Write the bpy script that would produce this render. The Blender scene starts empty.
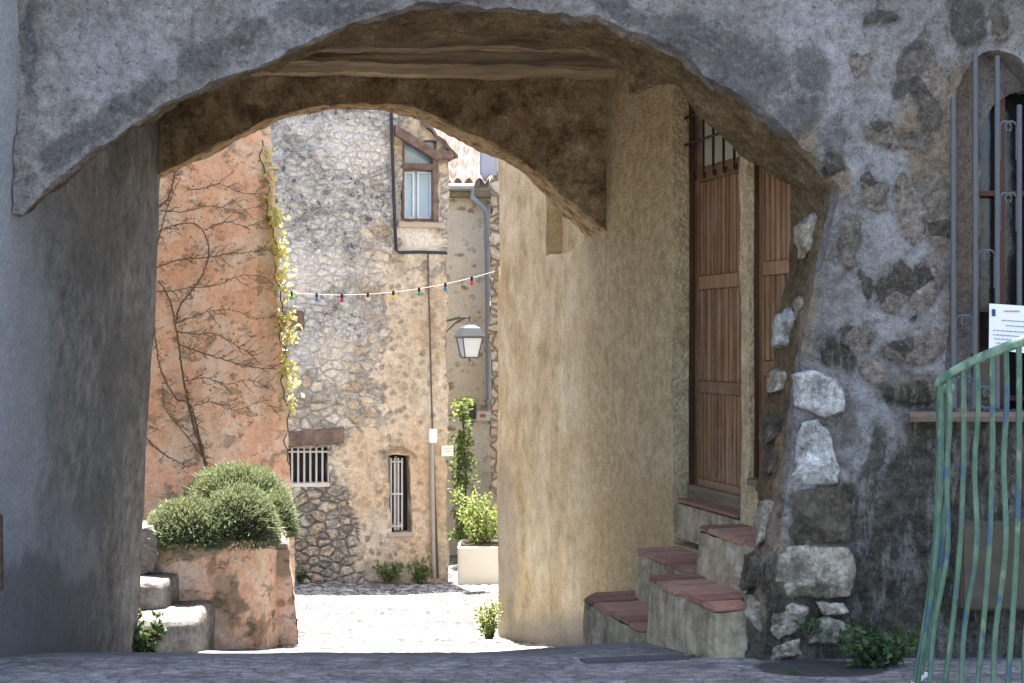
import bpy, bmesh, math, random
from mathutils import Vector, noise, Matrix
random.seed(7); noise.seed_set(11)
C = bpy.context.scene.collection
R = math.radians

# ------------------------------------------------------------------ camera, sky, sun, exposure
E = 1.5                      # eye height above the small plaza
F = 1422.0                   # focal length in pixels of a 1024 wide picture
cam_d = bpy.data.cameras.new('camera'); cam = bpy.data.objects.new('camera', cam_d); C.objects.link(cam)
cam.location = (0, 0, E); cam.rotation_euler = (R(90), 0, 0)
cam_d.sensor_width = 36; cam_d.lens = 36 * F / 1024; cam_d.clip_start = 0.05; cam_d.clip_end = 3000
sc = bpy.context.scene
sc.camera = cam
SUN_EL, SUN_AZ = 79.0, 9.0   # azimuth in degrees left of +Y (the far end of the lane)
world = bpy.data.worlds.new('World'); sc.world = world; world.use_nodes = True
wn = world.node_tree; bg = wn.nodes['Background']
sky = wn.nodes.new('ShaderNodeTexSky'); sky.sky_type = 'NISHITA'; sky.sun_disc = False
sky.sun_elevation = R(SUN_EL); sky.sun_rotation = R(-SUN_AZ); sky.air_density = 1.0; sky.dust_density = 2.5; sky.ozone_density = 1.0
wn.links.new(sky.outputs[0], bg.inputs[0]); bg.inputs[1].default_value = 0.10
sd = bpy.data.lights.new('sun', 'SUN'); sd.energy = 5.0; sd.angle = R(0.5); sd.color = (1.0, 0.95, 0.86)
sun = bpy.data.objects.new('sun', sd); C.objects.link(sun); sun.location = (-3, 20, 30)
tosun = Vector((-math.sin(R(SUN_AZ)) * math.cos(R(SUN_EL)), math.cos(R(SUN_AZ)) * math.cos(R(SUN_EL)), math.sin(R(SUN_EL))))
sun.rotation_euler = tosun.to_track_quat('Z', 'Y').to_euler()
sc.view_settings.view_transform = 'Standard'; sc.view_settings.look = 'None'
sc.view_settings.exposure = 2.88; sc.view_settings.gamma = 1.0; sc.view_settings.use_curve_mapping = False
sc.render.engine = 'CYCLES'
sc.cycles.max_bounces = 8; sc.cycles.diffuse_bounces = 6; sc.cycles.glossy_bounces = 3
sc.cycles.transmission_bounces = 4; sc.cycles.caustics_reflective = False; sc.cycles.caustics_refractive = False

# ------------------------------------------------------------------ helpers: geometry
def P(px, py, Y):
    return Vector(((px - 512) / F * Y, Y, E - (py - 341.5) / F * Y))
def lerp(a, b, t): return a + (b - a) * t
def clamp(x, a=0.0, b=1.0): return max(a, min(b, x))
def sstep(a, b, x):
    t = clamp((x - a) / (b - a)); return t * t * (3 - 2 * t)
def polyline(pts, n):
    """n points evenly spread along a polyline of tuples"""
    L = [0.0]
    for a, b in zip(pts, pts[1:]): L.append(L[-1] + math.dist(a, b))
    out = []; k = 0
    for i in range(n):
        s = L[-1] * i / (n - 1)
        while k < len(pts) - 2 and s > L[k + 1]: k += 1
        t = (s - L[k]) / max(1e-9, L[k + 1] - L[k])
        out.append(tuple(lerp(pts[k][j], pts[k + 1][j], t) for j in range(len(pts[0]))))
    return out
def smooth_curve(pts, n, it=1):
    """Catmull-Rom through the points, n samples"""
    P_ = [Vector(p) for p in pts]; dense = []
    for i in range(len(P_) - 1):
        p0 = P_[max(0, i - 1)]; p1 = P_[i]; p2 = P_[i + 1]; p3 = P_[min(len(P_) - 1, i + 2)]
        for k in range(12):
            t = k / 12
            dense.append(tuple(0.5 * ((2 * p1) + (p2 - p0) * t + (2 * p0 - 5 * p1 + 4 * p2 - p3) * t * t + (3 * p1 - p0 - 3 * p2 + p3) * t ** 3)))
    dense.append(tuple(P_[-1]))
    return polyline(dense, n)
def interp(tab, x):
    if x <= tab[0][0]: return tab[0][1]
    for (a, va), (b, vb) in zip(tab, tab[1:]):
        if x <= b: return lerp(va, vb, (x - a) / (b - a))
    return tab[-1][1]
def grid(bm, f, nu, nv):
    vs = [[bm.verts.new(f(i / nu, j / nv)) for j in range(nv + 1)] for i in range(nu + 1)]
    for i in range(nu):
        for j in range(nv):
            try: bm.faces.new((vs[i][j], vs[i + 1][j], vs[i + 1][j + 1], vs[i][j + 1]))
            except ValueError: pass
    return vs
def quadgrid(bm, a, b, c, d, res):
    """grid between the corners a,b,c,d (a-b bottom, d-c top)"""
    a, b, c, d = map(Vector, (a, b, c, d))
    nu = max(1, int(max((b - a).length, (c - d).length) / res)); nv = max(1, int(max((d - a).length, (c - b).length) / res))
    nu = min(nu, 400); nv = min(nv, 400)
    return grid(bm, lambda u, v: (a.lerp(b, u)).lerp(d.lerp(c, u), v), nu, nv)
def hexa(bm, p):
    """closed box from 8 points: 4 bottom (ring), 4 top (ring)"""
    v = [bm.verts.new(q) for q in p]
    for f in ((3, 2, 1, 0), (4, 5, 6, 7), (0, 1, 5, 4), (1, 2, 6, 5), (2, 3, 7, 6), (3, 0, 4, 7)):
        bm.faces.new([v[i] for i in f])
def box(bm, lo, hi, M=None):
    x0, y0, z0 = lo; x1, y1, z1 = hi
    p = [Vector(q) for q in ((x0, y0, z0), (x1, y0, z0), (x1, y1, z0), (x0, y1, z0), (x0, y0, z1), (x1, y0, z1), (x1, y1, z1), (x0, y1, z1))]
    if M: p = [M @ q for q in p]
    hexa(bm, p)
def tube(bm, pts, r, sides=6, r1=None, cap=True):
    pts = [Vector(p) for p in pts]; n = len(pts); rings = []
    up = Vector((0, 0, 1))
    for i, p in enumerate(pts):
        t = (pts[min(n - 1, i + 1)] - pts[max(0, i - 1)]).normalized()
        ref = up if abs(t.z) < 0.95 else Vector((0, 1, 0))
        a = t.cross(ref).normalized(); b = t.cross(a).normalized()
        rr = r if r1 is None else lerp(r, r1, i / max(1, n - 1))
        rings.append([bm.verts.new(p + a * math.cos(2 * math.pi * k / sides) * rr + b * math.sin(2 * math.pi * k / sides) * rr) for k in range(sides)])
    for i in range(n - 1):
        for k in range(sides):
            bm.faces.new((rings[i][k], rings[i][(k + 1) % sides], rings[i + 1][(k + 1) % sides], rings[i + 1][k]))
    if cap:
        bm.faces.new(rings[0][::-1]); bm.faces.new(rings[-1])
def leaf(bm, p, d, up, L, W, bend=0.2):
    """a bent leaf of two quads"""
    d = d.normalized(); s = d.cross(up)
    if s.length < 1e-4: s = d.cross(Vector((1, 0, 0)))
    s.normalize(); nrm = s.cross(d)
    a = bm.verts.new(p); m = p + d * L * 0.5 + nrm * L * bend * 0.3; e = bm.verts.new(p + d * L - nrm * L * bend)
    l = bm.verts.new(m + s * W * 0.5 - nrm * W * 0.12); r = bm.verts.new(m - s * W * 0.5 - nrm * W * 0.12); c = bm.verts.new(m)
    bm.faces.new((a, r, c)); bm.faces.new((a, c, l)); bm.faces.new((c, r, e)); bm.faces.new((l, c, e))
def fbm(p, f, oct=3):
    return noise.fractal(p * f, 0.9, 2.1, oct)
def nvec(p, f): return noise.noise_vector(p * f)
def displace(bm, layers):
    """moves every vertex by a smooth vector field of its position: (frequency, amplitude) pairs; seams stay closed"""
    for v in bm.verts:
        q = v.co.copy(); d = Vector((0, 0, 0))
        for k, (f, a) in enumerate(layers): d += nvec(q + Vector((17.3 * k, 5.1, 3.7)), f) * a
        v.co = q + d
def rnd(a, b): return random.uniform(a, b)
def rdir():
    while True:
        v = Vector((rnd(-1, 1), rnd(-1, 1), rnd(-1, 1)))
        if 0.05 < v.length < 1: return v.normalized()

def obj(name, bm, m, parent=None, smooth=None, masks=None, weld=0.0):
    if weld: bmesh.ops.remove_doubles(bm, verts=bm.verts, dist=weld)
    bmesh.ops.recalc_face_normals(bm, faces=bm.faces)
    me = bpy.data.meshes.new(name); bm.to_mesh(me); bm.free()
    if smooth is not None:
        me.polygons.foreach_set('use_smooth', [True] * len(me.polygons))
        if smooth < 180: me.set_sharp_from_angle(angle=R(smooth))
    for an, fn in (masks or {}).items():
        at = me.color_attributes.new(name=an, type='FLOAT_COLOR', domain='POINT')
        buf = []
        for v in me.vertices: buf.extend(fn(v.co))
        at.data.foreach_set('color', buf)
    me.materials.append(m)
    o = bpy.data.objects.new(name, me); C.objects.link(o)
    if parent: o.parent = parent
    return o
def tag(o, label=None, cat=None, group=None, kind=None):
    if label: o['label'] = label
    if cat: o['category'] = cat
    if group: o['group'] = group
    if kind: o['kind'] = kind
    return o
def empty(name, label, cat, loc=(0, 0, 0), group=None):
    o = bpy.data.objects.new(name, None); C.objects.link(o); o.empty_display_size = 0.2
    tag(o, label, cat, group); o['_base'] = list(loc)
    return o
def settle():
    """moves every Empty to the base of its thing without moving the parts"""
    for o in list(C.objects):
        if o.type == 'EMPTY' and '_base' in o:
            b = Vector(o['_base']); del o['_base']
            o.location = b
            for ch in o.children: ch.matrix_parent_inverse = Matrix.Translation(-b)

# ------------------------------------------------------------------ helpers: materials
class NT:
    def __init__(s, name, rough=0.9, spec=0.25):
        s.m = bpy.data.materials.new(name); s.m.use_nodes = True
        s.t = s.m.node_tree; s.n = s.t.nodes; s.b = s.n['Principled BSDF']
        s.b.inputs['Roughness'].default_value = rough
        s.b.inputs['Specular IOR Level'].default_value = spec
        s.tc = s.n.new('ShaderNodeTexCoord'); s.pos = s.tc.outputs['Object']
    def put(s, sock, v):
        if isinstance(v, bpy.types.NodeSocket): s.t.links.new(v, sock)
        elif isinstance(v, (tuple, list)) and len(v) == 3 and sock.type == 'RGBA': sock.default_value = (*v, 1)
        else: sock.default_value = v
    def scale(s, v, k):
        n = s.n.new('ShaderNodeVectorMath'); n.operation = 'MULTIPLY'; s.put(n.inputs[0], v); n.inputs[1].default_value = k; return n.outputs[0]
    def warp(s, v, f, a):
        nz = s.n.new('ShaderNodeTexNoise'); s.put(nz.inputs['Vector'], v); nz.inputs['Scale'].default_value = f; nz.inputs['Detail'].default_value = 2
        n1 = s.n.new('ShaderNodeVectorMath'); n1.operation = 'SUBTRACT'; s.put(n1.inputs[0], nz.outputs['Color']); n1.inputs[1].default_value = (.5, .5, .5)
        n2 = s.n.new('ShaderNodeVectorMath'); n2.operation = 'MULTIPLY_ADD'; s.put(n2.inputs[0], n1.outputs[0]); n2.inputs[1].default_value = (a, a, a); s.put(n2.inputs[2], v)
        return n2.outputs[0]
    def noise(s, f, detail=4, rough=0.55, v=None, dist=0.0):
        n = s.n.new('ShaderNodeTexNoise'); s.put(n.inputs['Vector'], v if v is not None else s.pos)
        n.inputs['Scale'].default_value = f; n.inputs['Detail'].default_value = detail; n.inputs['Roughness'].default_value = rough; n.inputs['Distortion'].default_value = dist
        return n.outputs['Fac']
    def vor(s, f, v=None, feature='F1', out='Distance', rand=1.0):
        n = s.n.new('ShaderNodeTexVoronoi'); n.feature = feature; s.put(n.inputs['Vector'], v if v is not None else s.pos)
        n.inputs['Scale'].default_value = f; n.inputs['Randomness'].default_value = rand
        return n.outputs[out]
    def ramp(s, fac, stops, interp='LINEAR'):
        n = s.n.new('ShaderNodeValToRGB'); s.put(n.inputs[0], fac); n.color_ramp.interpolation = interp; el = n.color_ramp.elements
        while len(el) < len(stops): el.new(0.5)
        for e, (p, c) in zip(el, stops):
            e.position = p; e.color = (c, c, c, 1) if isinstance(c, (int, float)) else (*c, 1)
        return n.outputs[0]
    def mix(s, a, b, fac=0.5, mode='MIX'):
        n = s.n.new('ShaderNodeMix'); n.data_type = 'RGBA'; n.blend_type = mode
        s.put(n.inputs[0], fac); s.put(n.inputs[6], a); s.put(n.inputs[7], b); return n.outputs[2]
    def math(s, op, a, b=0.0, c=None, cl=False):
        n = s.n.new('ShaderNodeMath'); n.operation = op; n.use_clamp = cl; s.put(n.inputs[0], a); s.put(n.inputs[1], b)
        if c is not None: s.put(n.inputs[2], c)
        return n.outputs[0]
    def sep(s, v):
        n = s.n.new('ShaderNodeSeparateXYZ'); s.put(n.inputs[0], v); return n.outputs
    def comb(s, x, y, z):
        n = s.n.new('ShaderNodeCombineXYZ'); s.put(n.inputs[0], x); s.put(n.inputs[1], y); s.put(n.inputs[2], z); return n.outputs[0]
    def attr(s, name):
        n = s.n.new('ShaderNodeAttribute'); n.attribute_name = name
        q = s.n.new('ShaderNodeSeparateColor'); s.t.links.new(n.outputs['Color'], q.inputs[0]); return q.outputs
    def edge(s, mask, nz, w=0.12, amt=0.6):
        """a painted-in mask (soft) broken up by noise into a ragged edge"""
        a = s.math('MULTIPLY_ADD', nz, amt, mask); a = s.math('SUBTRACT', a, amt * 0.5)
        return s.ramp(a, [(0.5 - w, 0.0), (0.5 + w, 1.0)])
    def rand(s):
        n = s.n.new('ShaderNodeObjectInfo'); return n.outputs['Random']
    def island(s):
        n = s.n.new('ShaderNodeNewGeometry'); return n.outputs['Random Per Island']
    def bump(s, h, strength=0.5, dist=0.02, normal=None):
        n = s.n.new('ShaderNodeBump'); s.put(n.inputs['Height'], h); n.inputs['Strength'].default_value = strength; n.inputs['Distance'].default_value = dist
        if normal is not None: s.put(n.inputs['Normal'], normal)
        return n.outputs[0]
    def out(s, col=None, normal=None, rough=None):
        if col is not None: s.put(s.b.inputs['Base Color'], col)
        if normal is not None: s.put(s.b.inputs['Normal'], normal)
        if rough is not None: s.put(s.b.inputs['Roughness'], rough)
        return s.m

def rubble(s, f, colors, mortar, v=None, squash=(1, 1, 1.35), joint=0.07, warp=0.10):
    """field stones in mortar: returns colour, height, stone factor"""
    p = s.scale(v if v is not None else s.pos, squash); p = s.warp(p, f * 0.45, warp * 5 / f); p = s.warp(p, f * 2.5, warp * 0.8 / f)
    d = s.vor(f, p, 'DISTANCE_TO_EDGE'); cc = s.vor(f, p, 'F1', 'Color')
    r = s.sep(cc)[0]
    k = s.ramp(d, [(joint * 0.35, 0.0), (joint * 1.3, 1.0)])
    col = s.ramp(r, [(i / (len(colors) - 1), c) for i, c in enumerate(colors)])
    mott = s.ramp(s.noise(f * 6, 5, 0.65), [(0.3, 0.55), (0.7, 1.25)])
    col = s.mix(col, mott, 0.8, 'MULTIPLY')
    h = s.ramp(d, [(0.0, 0.0), (joint * 1.5, 0.7), (joint * 4, 1.0)])
    return s.mix(mortar, col, k), h, k
def simple(name, col, rough=0.6, spec=0.3, metal=0.0, var=0.25, f=20, bumps=0.15):
    s = NT(name, rough, spec); s.b.inputs['Metallic'].default_value = metal
    n1 = s.noise(f, 5, 0.6); c = s.mix(tuple(x * (1 - var) for x in col), tuple(min(1, x * (1 + var)) for x in col), n1)
    return s.out(c, s.bump(n1, bumps, 0.01))
def leafmat(name, c1, c2, trans=0.35):
    s = NT(name, 0.55, 0.3)
    r = s.island(); nz = s.noise(3, 2)
    c = s.mix(s.mix(c1, c2, r), tuple(x * 0.55 for x in c1), s.ramp(nz, [(0.4, 0.0), (0.75, 0.7)]))
    s.put(s.b.inputs['Base Color'], c)
    tr = s.n.new('ShaderNodeBsdfTranslucent'); s.put(tr.inputs[0], s.mix(c2, (1, 1, .3), 0.12))
    mx = s.n.new('ShaderNodeMixShader'); mx.inputs[0].default_value = trans
    s.t.links.new(s.b.outputs[0], mx.inputs[1]); s.t.links.new(tr.outputs[0], mx.inputs[2])
    s.t.links.new(mx.outputs[0], s.n['Material Output'].inputs[0])
    return s.m
#PART2
# ------------------------------------------------------------------ ground: one sheet, plaza then a lane falling away
DROP = [(-200, 1.50), (5.5, 1.50), (6.3, 1.51), (7, 1.555), (8, 1.75), (9, 1.98), (10.2, 2.25), (11.5, 2.48), (13, 2.69), (15, 2.86), (18, 3.04), (25, 3.3), (60, 3.7), (400, 4.5), (3000, 5)]
def gz(x, y):
    d = interp(DROP, y)
    side = sstep(-0.3, 0.9, x) * sstep(7.0, 8.2, y) * (1 - sstep(10.6, 12.5, y))
    return E - d + 0.07 * side + 0.05 * sstep(-1.5, -3.0, x) * sstep(14, 17.5, y) * (1 - sstep(20, 24, y))

def m_ground():
    s = NT('cobbled paving', 0.85, 0.3)
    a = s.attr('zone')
    p = s.warp(s.pos, 3.0, 0.06)
    d = s.vor(11.0, p, 'DISTANCE_TO_EDGE'); cc = s.sep(s.vor(11.0, p, 'F1', 'Color'))[0]
    joint = s.ramp(d, [(0.02, 0.0), (0.09, 1.0)])
    stone = s.ramp(cc, [(0.0, (.20, .195, .19)), (0.5, (.33, .322, .31)), (1.0, (.42, .41, .39))])
    big = s.noise(0.9, 5, 0.6); grit = s.noise(70, 3, 0.7)
    col = s.mix((.055, .053, .05), stone, joint)
    col = s.mix(col, s.ramp(big, [(0.3, 0.78), (0.7, 1.15)]), 1.0, 'MULTIPLY')
    col = s.mix(col, s.ramp(grit, [(0.3, 0.75), (0.7, 1.2)]), 0.8, 'MULTIPLY')
    pit = s.math('MULTIPLY', s.ramp(s.noise(12, 8, .78, s.scale(s.pos, (.9, .42, 1))), [(.49, 0), (.53, 1)]), s.ramp(s.noise(1.3, 5, .7), [(.38, .55), (.52, 1)]))
    col = s.mix(col, (.030, .029, .028), s.math('MULTIPLY', pit, .95))
    # worn asphalt plaza under the arch, same dark grey along the stone house foot
    dark_pave = s.mix((.085, .084, .085), (.20, .198, .195), s.ramp(s.noise(4, 6, 0.7), [(0.35, 0), (0.7, 1)]))
    dark_pave = s.mix(dark_pave, s.ramp(grit, [(0.3, 0.6), (0.72, 1.45)]), 0.9, 'MULTIPLY')
    dark_pave = s.mix(dark_pave, s.ramp(s.noise(16, 9, .8, s.scale(s.pos, (.6, 1.3, 1))), [(.38, .55), (.5, 1), (.62, 1.6)]), .9, 'MULTIPLY')
    dark_pave = s.mix(s.mix(dark_pave, (.05, .05, .055), .35), dark_pave, joint)
    col = s.mix(col, dark_pave, s.edge(a[0], s.noise(6, 3), 0.25, 0.4))
    # dark tar patch in front of the pier
    col = s.mix(col, s.mix((.018, .016, .017), (.05, .045, .045), grit), s.edge(a[1], s.noise(9, 4), 0.1, 0.5))
    h = s.math('ADD', s.math('MULTIPLY', s.ramp(d, [(0.0, 0.0), (0.12, 0.85), (0.4, 1.0)]), 0.8), s.math('MULTIPLY', grit, 0.35))
    return s.out(col, s.bump(h, 0.75, 0.02))
def build_ground():
    xs = [-900, -120, -30, -12, -7] + [-4.5 + 0.06 * i for i in range(int(8.5 / 0.06))] + [4.3, 6, 9, 14, 30, 120, 900]
    ys = [-900, -120, -30, -8, 0, 3, 4.5, 5.5] + [6 + 0.06 * i for i in range(int(13.5 / 0.06))] + [20, 21.5, 23, 26, 32, 60, 200, 900, 2500]
    bm = bmesh.new()
    vs = [[bm.verts.new((x, y, gz(x, y) + (lerp(.003, .012, sstep(7.4, 9, y)) * noise.noise(Vector((x * 2.2, y * 2.2, 0))) if 5 < y < 20 else 0))) for y in ys] for x in xs]
    for i in range(len(xs) - 1):
        for j in range(len(ys) - 1):
            bm.faces.new((vs[i][j], vs[i + 1][j], vs[i + 1][j + 1], vs[i][j + 1]))
    tar = P(822, 663, 6.68)
    def zone(c):
        dark_pave = max(1 - sstep(9.6, 11.0, c.y + 0.3 * c.x), 0.9 * sstep(17.0, 17.6, c.y + 0.25 * c.x) * (1 - sstep(-1.6, -0.8, c.x)))  # second term: darker grey strip along the stone house foot
        t = 1 - sstep(0.6, 1.3, math.hypot((c.x - tar.x) / 0.33, (c.y - tar.y) / 0.26))
        return (dark_pave, t, 0, 1)
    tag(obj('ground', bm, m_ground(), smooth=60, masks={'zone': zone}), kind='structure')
build_ground()

# ------------------------------------------------------------------ the arch building
def ell(px, py, cx, cy, rx, ry, rot=0):
    a = R(rot); dx, dy = px - cx, py - cy
    u = (dx * math.cos(a) + dy * math.sin(a)) / rx; v = (-dx * math.sin(a) + dy * math.cos(a)) / ry
    return 1 - sstep(0.55, 1.35, math.hypot(u, v))
def topx(c): return 512 + F * c.x / c.y, 341.5 + F * (E - c.z) / c.y
def wpx(c):
    px, py = topx(c)
    a = nvec(c, 2.3) * 20 + nvec(c + Vector((5, 9, 2)), 6.5) * 13 + nvec(c + Vector((1, 3, 8)), 17) * 5
    return px + a.x, py + a.z
STONES = [(880, 27, 14, 9, 0), (911, 66, 13, 34, 20), (857, 62, 9, 14, 0), (884, 138, 22, 22, 0), (922, 143, 18, 18, 0), (868, 200, 13, 24, 0), (903, 215, 20, 42, 0),
          (938, 215, 18, 42, 0), (863, 280, 6, 16, 0), (890, 284, 20, 20, 20), (922, 287, 16, 24, 0), (918, 340, 36, 22, 0), (912, 390, 36, 15, 0), (962, 18, 26, 26, 0),
          (1005, 20, 14, 24, 0), (838, 165, 12, 16, 0), (932, 95, 18, 36, -8), (860, 330, 14, 20, 10), (850, 250, 12, 22, 0), (875, 370, 16, 20, 0)]
DARK = [(205, 62, 40, 24, -25), (140, 100, 34, 20, -30), (100, 128, 40, 16, -28), (60, 150, 30, 18, -20), (330, 12, 60, 14, 0), (250, 40, 30, 16, -20), (690, 40, 50, 26, 25), (748, 74, 40, 34, 35),
        (790, 112, 28, 30, 40), (805, 60, 18, 22, 0), (30, 40, 8, 60, 0), (450, 0, 60, 8, 0), (620, 12, 40, 12, 20), (835, 130, 14, 22, 0), (880, 27, 13, 8, 0), (908, 66, 11, 30, 20), (962, 22, 24, 24, 0), (830, 345, 28, 18, 30)]
MOSS = [(905, 560, 48, 110, 0), (925, 470, 40, 70, 0), (875, 640, 40, 30, 0), (980, 560, 70, 90, 0), (868, 470, 14, 50, 0), (838, 520, 46, 30, 0), (790, 600, 40, 60, 0), (905, 395, 34, 14, 0), (1000, 470, 40, 50, 0), (855, 600, 30, 50, 0), (835, 355, 20, 24, 0)]
WARM = [(962, 200, 22, 160, 0), (925, 140, 26, 60, 0), (938, 100, 12, 50, 0), (790, 150, 26, 40, 40), (815, 190, 22, 30, 0), (765, 500, 26, 80, 10), (755, 600, 26, 60, 0), (840, 175, 10, 22, 0), (795, 300, 20, 60, 0), (940, 215, 16, 50, 0)]
PALE = [(110, 60, 70, 40, 0), (300, 5, 50, 14, 0), (835, 95, 16, 50, 0), (880, 170, 30, 90, 0), (900, 260, 24, 20, 0), (870, 440, 24, 70, 0), (855, 540, 10, 40, 0), (940, 360, 30, 8, 0), (830, 30, 40, 30, 0)]
def mx(L, px, py): return max(ell(px, py, *q) for q in L)

def m_front():
    s = NT('weathered grey render', 0.95, 0.15)
    a = s.attr('mask'); b = s.attr('tint')
    big = s.noise(1.6, 6, 0.62); mid = s.noise(9, 10, 0.76); fine = s.noise(42, 7, 0.80); grit = s.noise(120, 4, 0.75)
    rag = s.noise(5.5, 12, 0.80); rag2 = s.noise(13, 10, 0.80, s.scale(s.pos, (1, 1, .6)))
    lump = s.noise(24, 8, 0.76, s.warp(s.pos, 8, .08))
    def hit(mask, nz, gain, t, w):          # dense specks where the mask is high, scattered ones elsewhere
        return s.ramp(s.math('MULTIPLY_ADD', mask, gain, nz), [(t - w, 0.0), (t + w, 1.0)])
    base = s.ramp(big, [(0.34, (.22, .196, .174)), (0.5, (.315, .289, .264)), (0.64, (.41, .384, .36))])
    base = s.mix(base, s.ramp(mid, [(0.34, 0.58), (0.5, 1.0), (0.66, 1.30)]), 0.9, 'MULTIPLY')
    base = s.mix(base, (.43, .42, .41), s.math('MULTIPLY', hit(b[1], rag, .30, .64, .14), .85))
    base = s.mix(base, s.mix((.24, .165, .095), (.38, .29, .19), mid), s.math('MULTIPLY', hit(b[0], rag, .40, .72, .12), 0.8))
    # exposed stones, each pitted and stained
    st = s.vor(5.2, s.warp(s.pos, 5, 0.16), 'F1', 'Color'); r = s.sep(st)[0]
    scol = s.ramp(r, [(0, (.105, .088, .068)), (0.35, (.19, .165, .13)), (0.65, (.27, .23, .18)), (1, (.35, .285, .235))])
    scol = s.mix(scol, s.ramp(s.noise(20, 10, 0.82), [(0.36, 0.28), (0.5, 0.95), (0.64, 1.5)]), 0.95, 'MULTIPLY')
    k = hit(a[0], rag2, .55, .80, .07)
    col = s.mix(base, scol, k)
    # soot and lichen
    kd = hit(a[1], s.math('ADD', s.math('MULTIPLY', rag, .55), s.math('MULTIPLY', fine, .45)), .26, .665, .085)
    col = s.mix(col, s.mix((.050, .049, .050), (.125, .12, .118), fine), s.math('MULTIPLY', kd, 0.62))
    col = s.mix(col, (.075, .072, .07), s.math('MULTIPLY', s.ramp(s.noise(26, 9, .84), [(.555, 0), (.60, 1)]), .65))
    col = s.mix(col, (.47, .455, .44), s.math('MULTIPLY', s.ramp(s.noise(31, 9, .84, s.scale(s.pos, (1, 1, 1.2))), [(.565, 0), (.61, 1)]), .5))
    # damp and moss in streaks
    strk = s.noise(7, 9, .76, s.scale(s.pos, (1.6, 1, .45)))
    km = hit(a[2], strk, .45, .70, .12)
    moss = s.mix((.032, .027, .017), s.mix((.15, .13, .10), (.065, .072, .03), s.noise(5, 3)), s.ramp(s.noise(16, 10, .8), [(0.44, 0), (0.56, 1)]))
    moss = s.mix(moss, (.27, .25, .225), s.math('MULTIPLY', s.ramp(s.noise(9, 10, .8, s.scale(s.pos, (1.5, 1, .4))), [(.515, 0), (.575, 1)]), .85))
    col = s.mix(col, moss, s.math('MULTIPLY', km, 0.85))
    # earthy soffit
    ear = s.ramp(s.noise(5, 10, 0.76), [(0.3, (.075, .048, .024)), (0.5, (.215, .15, .082)), (0.68, (.38, .285, .165))])
    ear = s.mix(ear, s.ramp(fine, [(0.36, 0.55), (0.64, 1.35)]), 0.85, 'MULTIPLY')
    col = s.mix(col, ear, hit(b[2], rag, .9, .95, .12))
    col = s.mix(col, s.ramp(lump, [(0.36, 0.60), (0.5, 1.0), (0.64, 1.25)]), .85, 'MULTIPLY')
    col = s.mix(col, s.ramp(grit, [(0.36, 0.72), (0.64, 1.25)]), 0.85, 'MULTIPLY')
    h = s.math('ADD', s.math('MULTIPLY', mid, 1.1), s.math('MULTIPLY', fine, 0.55)); h = s.math('ADD', h, s.math('MULTIPLY', grit, 0.2)); h = s.math('ADD', h, s.math('MULTIPLY', lump, 1.1))
    return s.out(col, s.bump(h, 1.0, 0.06))
FRONT = m_front()
def m_mask(c):
    px, py = wpx(c)
    n = noise.noise(c * 1.7) * 0.25
    low = sstep(560, 650, py) * (1 if px > 700 else 0)
    return (clamp(mx(STONES, px, py)), clamp(mx(DARK, px, py) + n * 0.7), clamp(max(mx(MOSS, px, py), 0.6 * low)), 1)
def m_tint(c):
    px, py = wpx(c)
    soff = 0 if px > 900 else sstep(7.05, 7.14, c.y) * (1 if topx(c)[1] < 420 else .75)
    return (clamp(mx(WARM, px, py)), clamp(mx(PALE, px, py)), soff, 1)

arch_b = empty('arch_building', 'grey weathered stone building pierced by the wide vaulted passage', 'building', (2.2, 7.0, 0))
YF = 7.0
FC = [(758, 668), (761, 610), (768, 560), (783, 500), (791, 440), (797, 395), (808, 340), (820, 270), (829, 220), (836, 187), (812, 148), (781, 119), (749, 101), (716, 80), (680, 56), (650, 39),
      (600, 20), (550, 9), (490, 5), (430, 6), (375, 14), (312, 34), (267, 62), (211, 82), (168, 105), (147, 122), (116, 140), (79, 163), (53, 186), (20, 210)]
BC = [(728, 668, 7.15), (731, 640, 7.15), (734, 610, 7.15), (742, 580, 7.15), (754, 545, 7.17), (752, 500, 7.25), (757, 460, 7.35), (766, 412, 7.42), (777, 348, 7.5), (786, 298, 7.5), (789, 250, 7.5), (788, 192, 7.5), (758, 161, 7.5),
      (736, 141, 7.5), (697, 112, 7.5), (672, 93, 7.5), (640, 78, 7.5), (600, 60, 7.5), (550, 44, 7.5), (480, 35, 7.5), (420, 36, 7.5), (340, 50, 7.45), (285, 68, 7.35), (225, 88, 7.25), (180, 108, 7.2), (155, 126, 7.2), (122, 143, 7.2), (84, 167, 7.2), (56, 190, 7.2), (20, 215, 7.2)]
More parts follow.
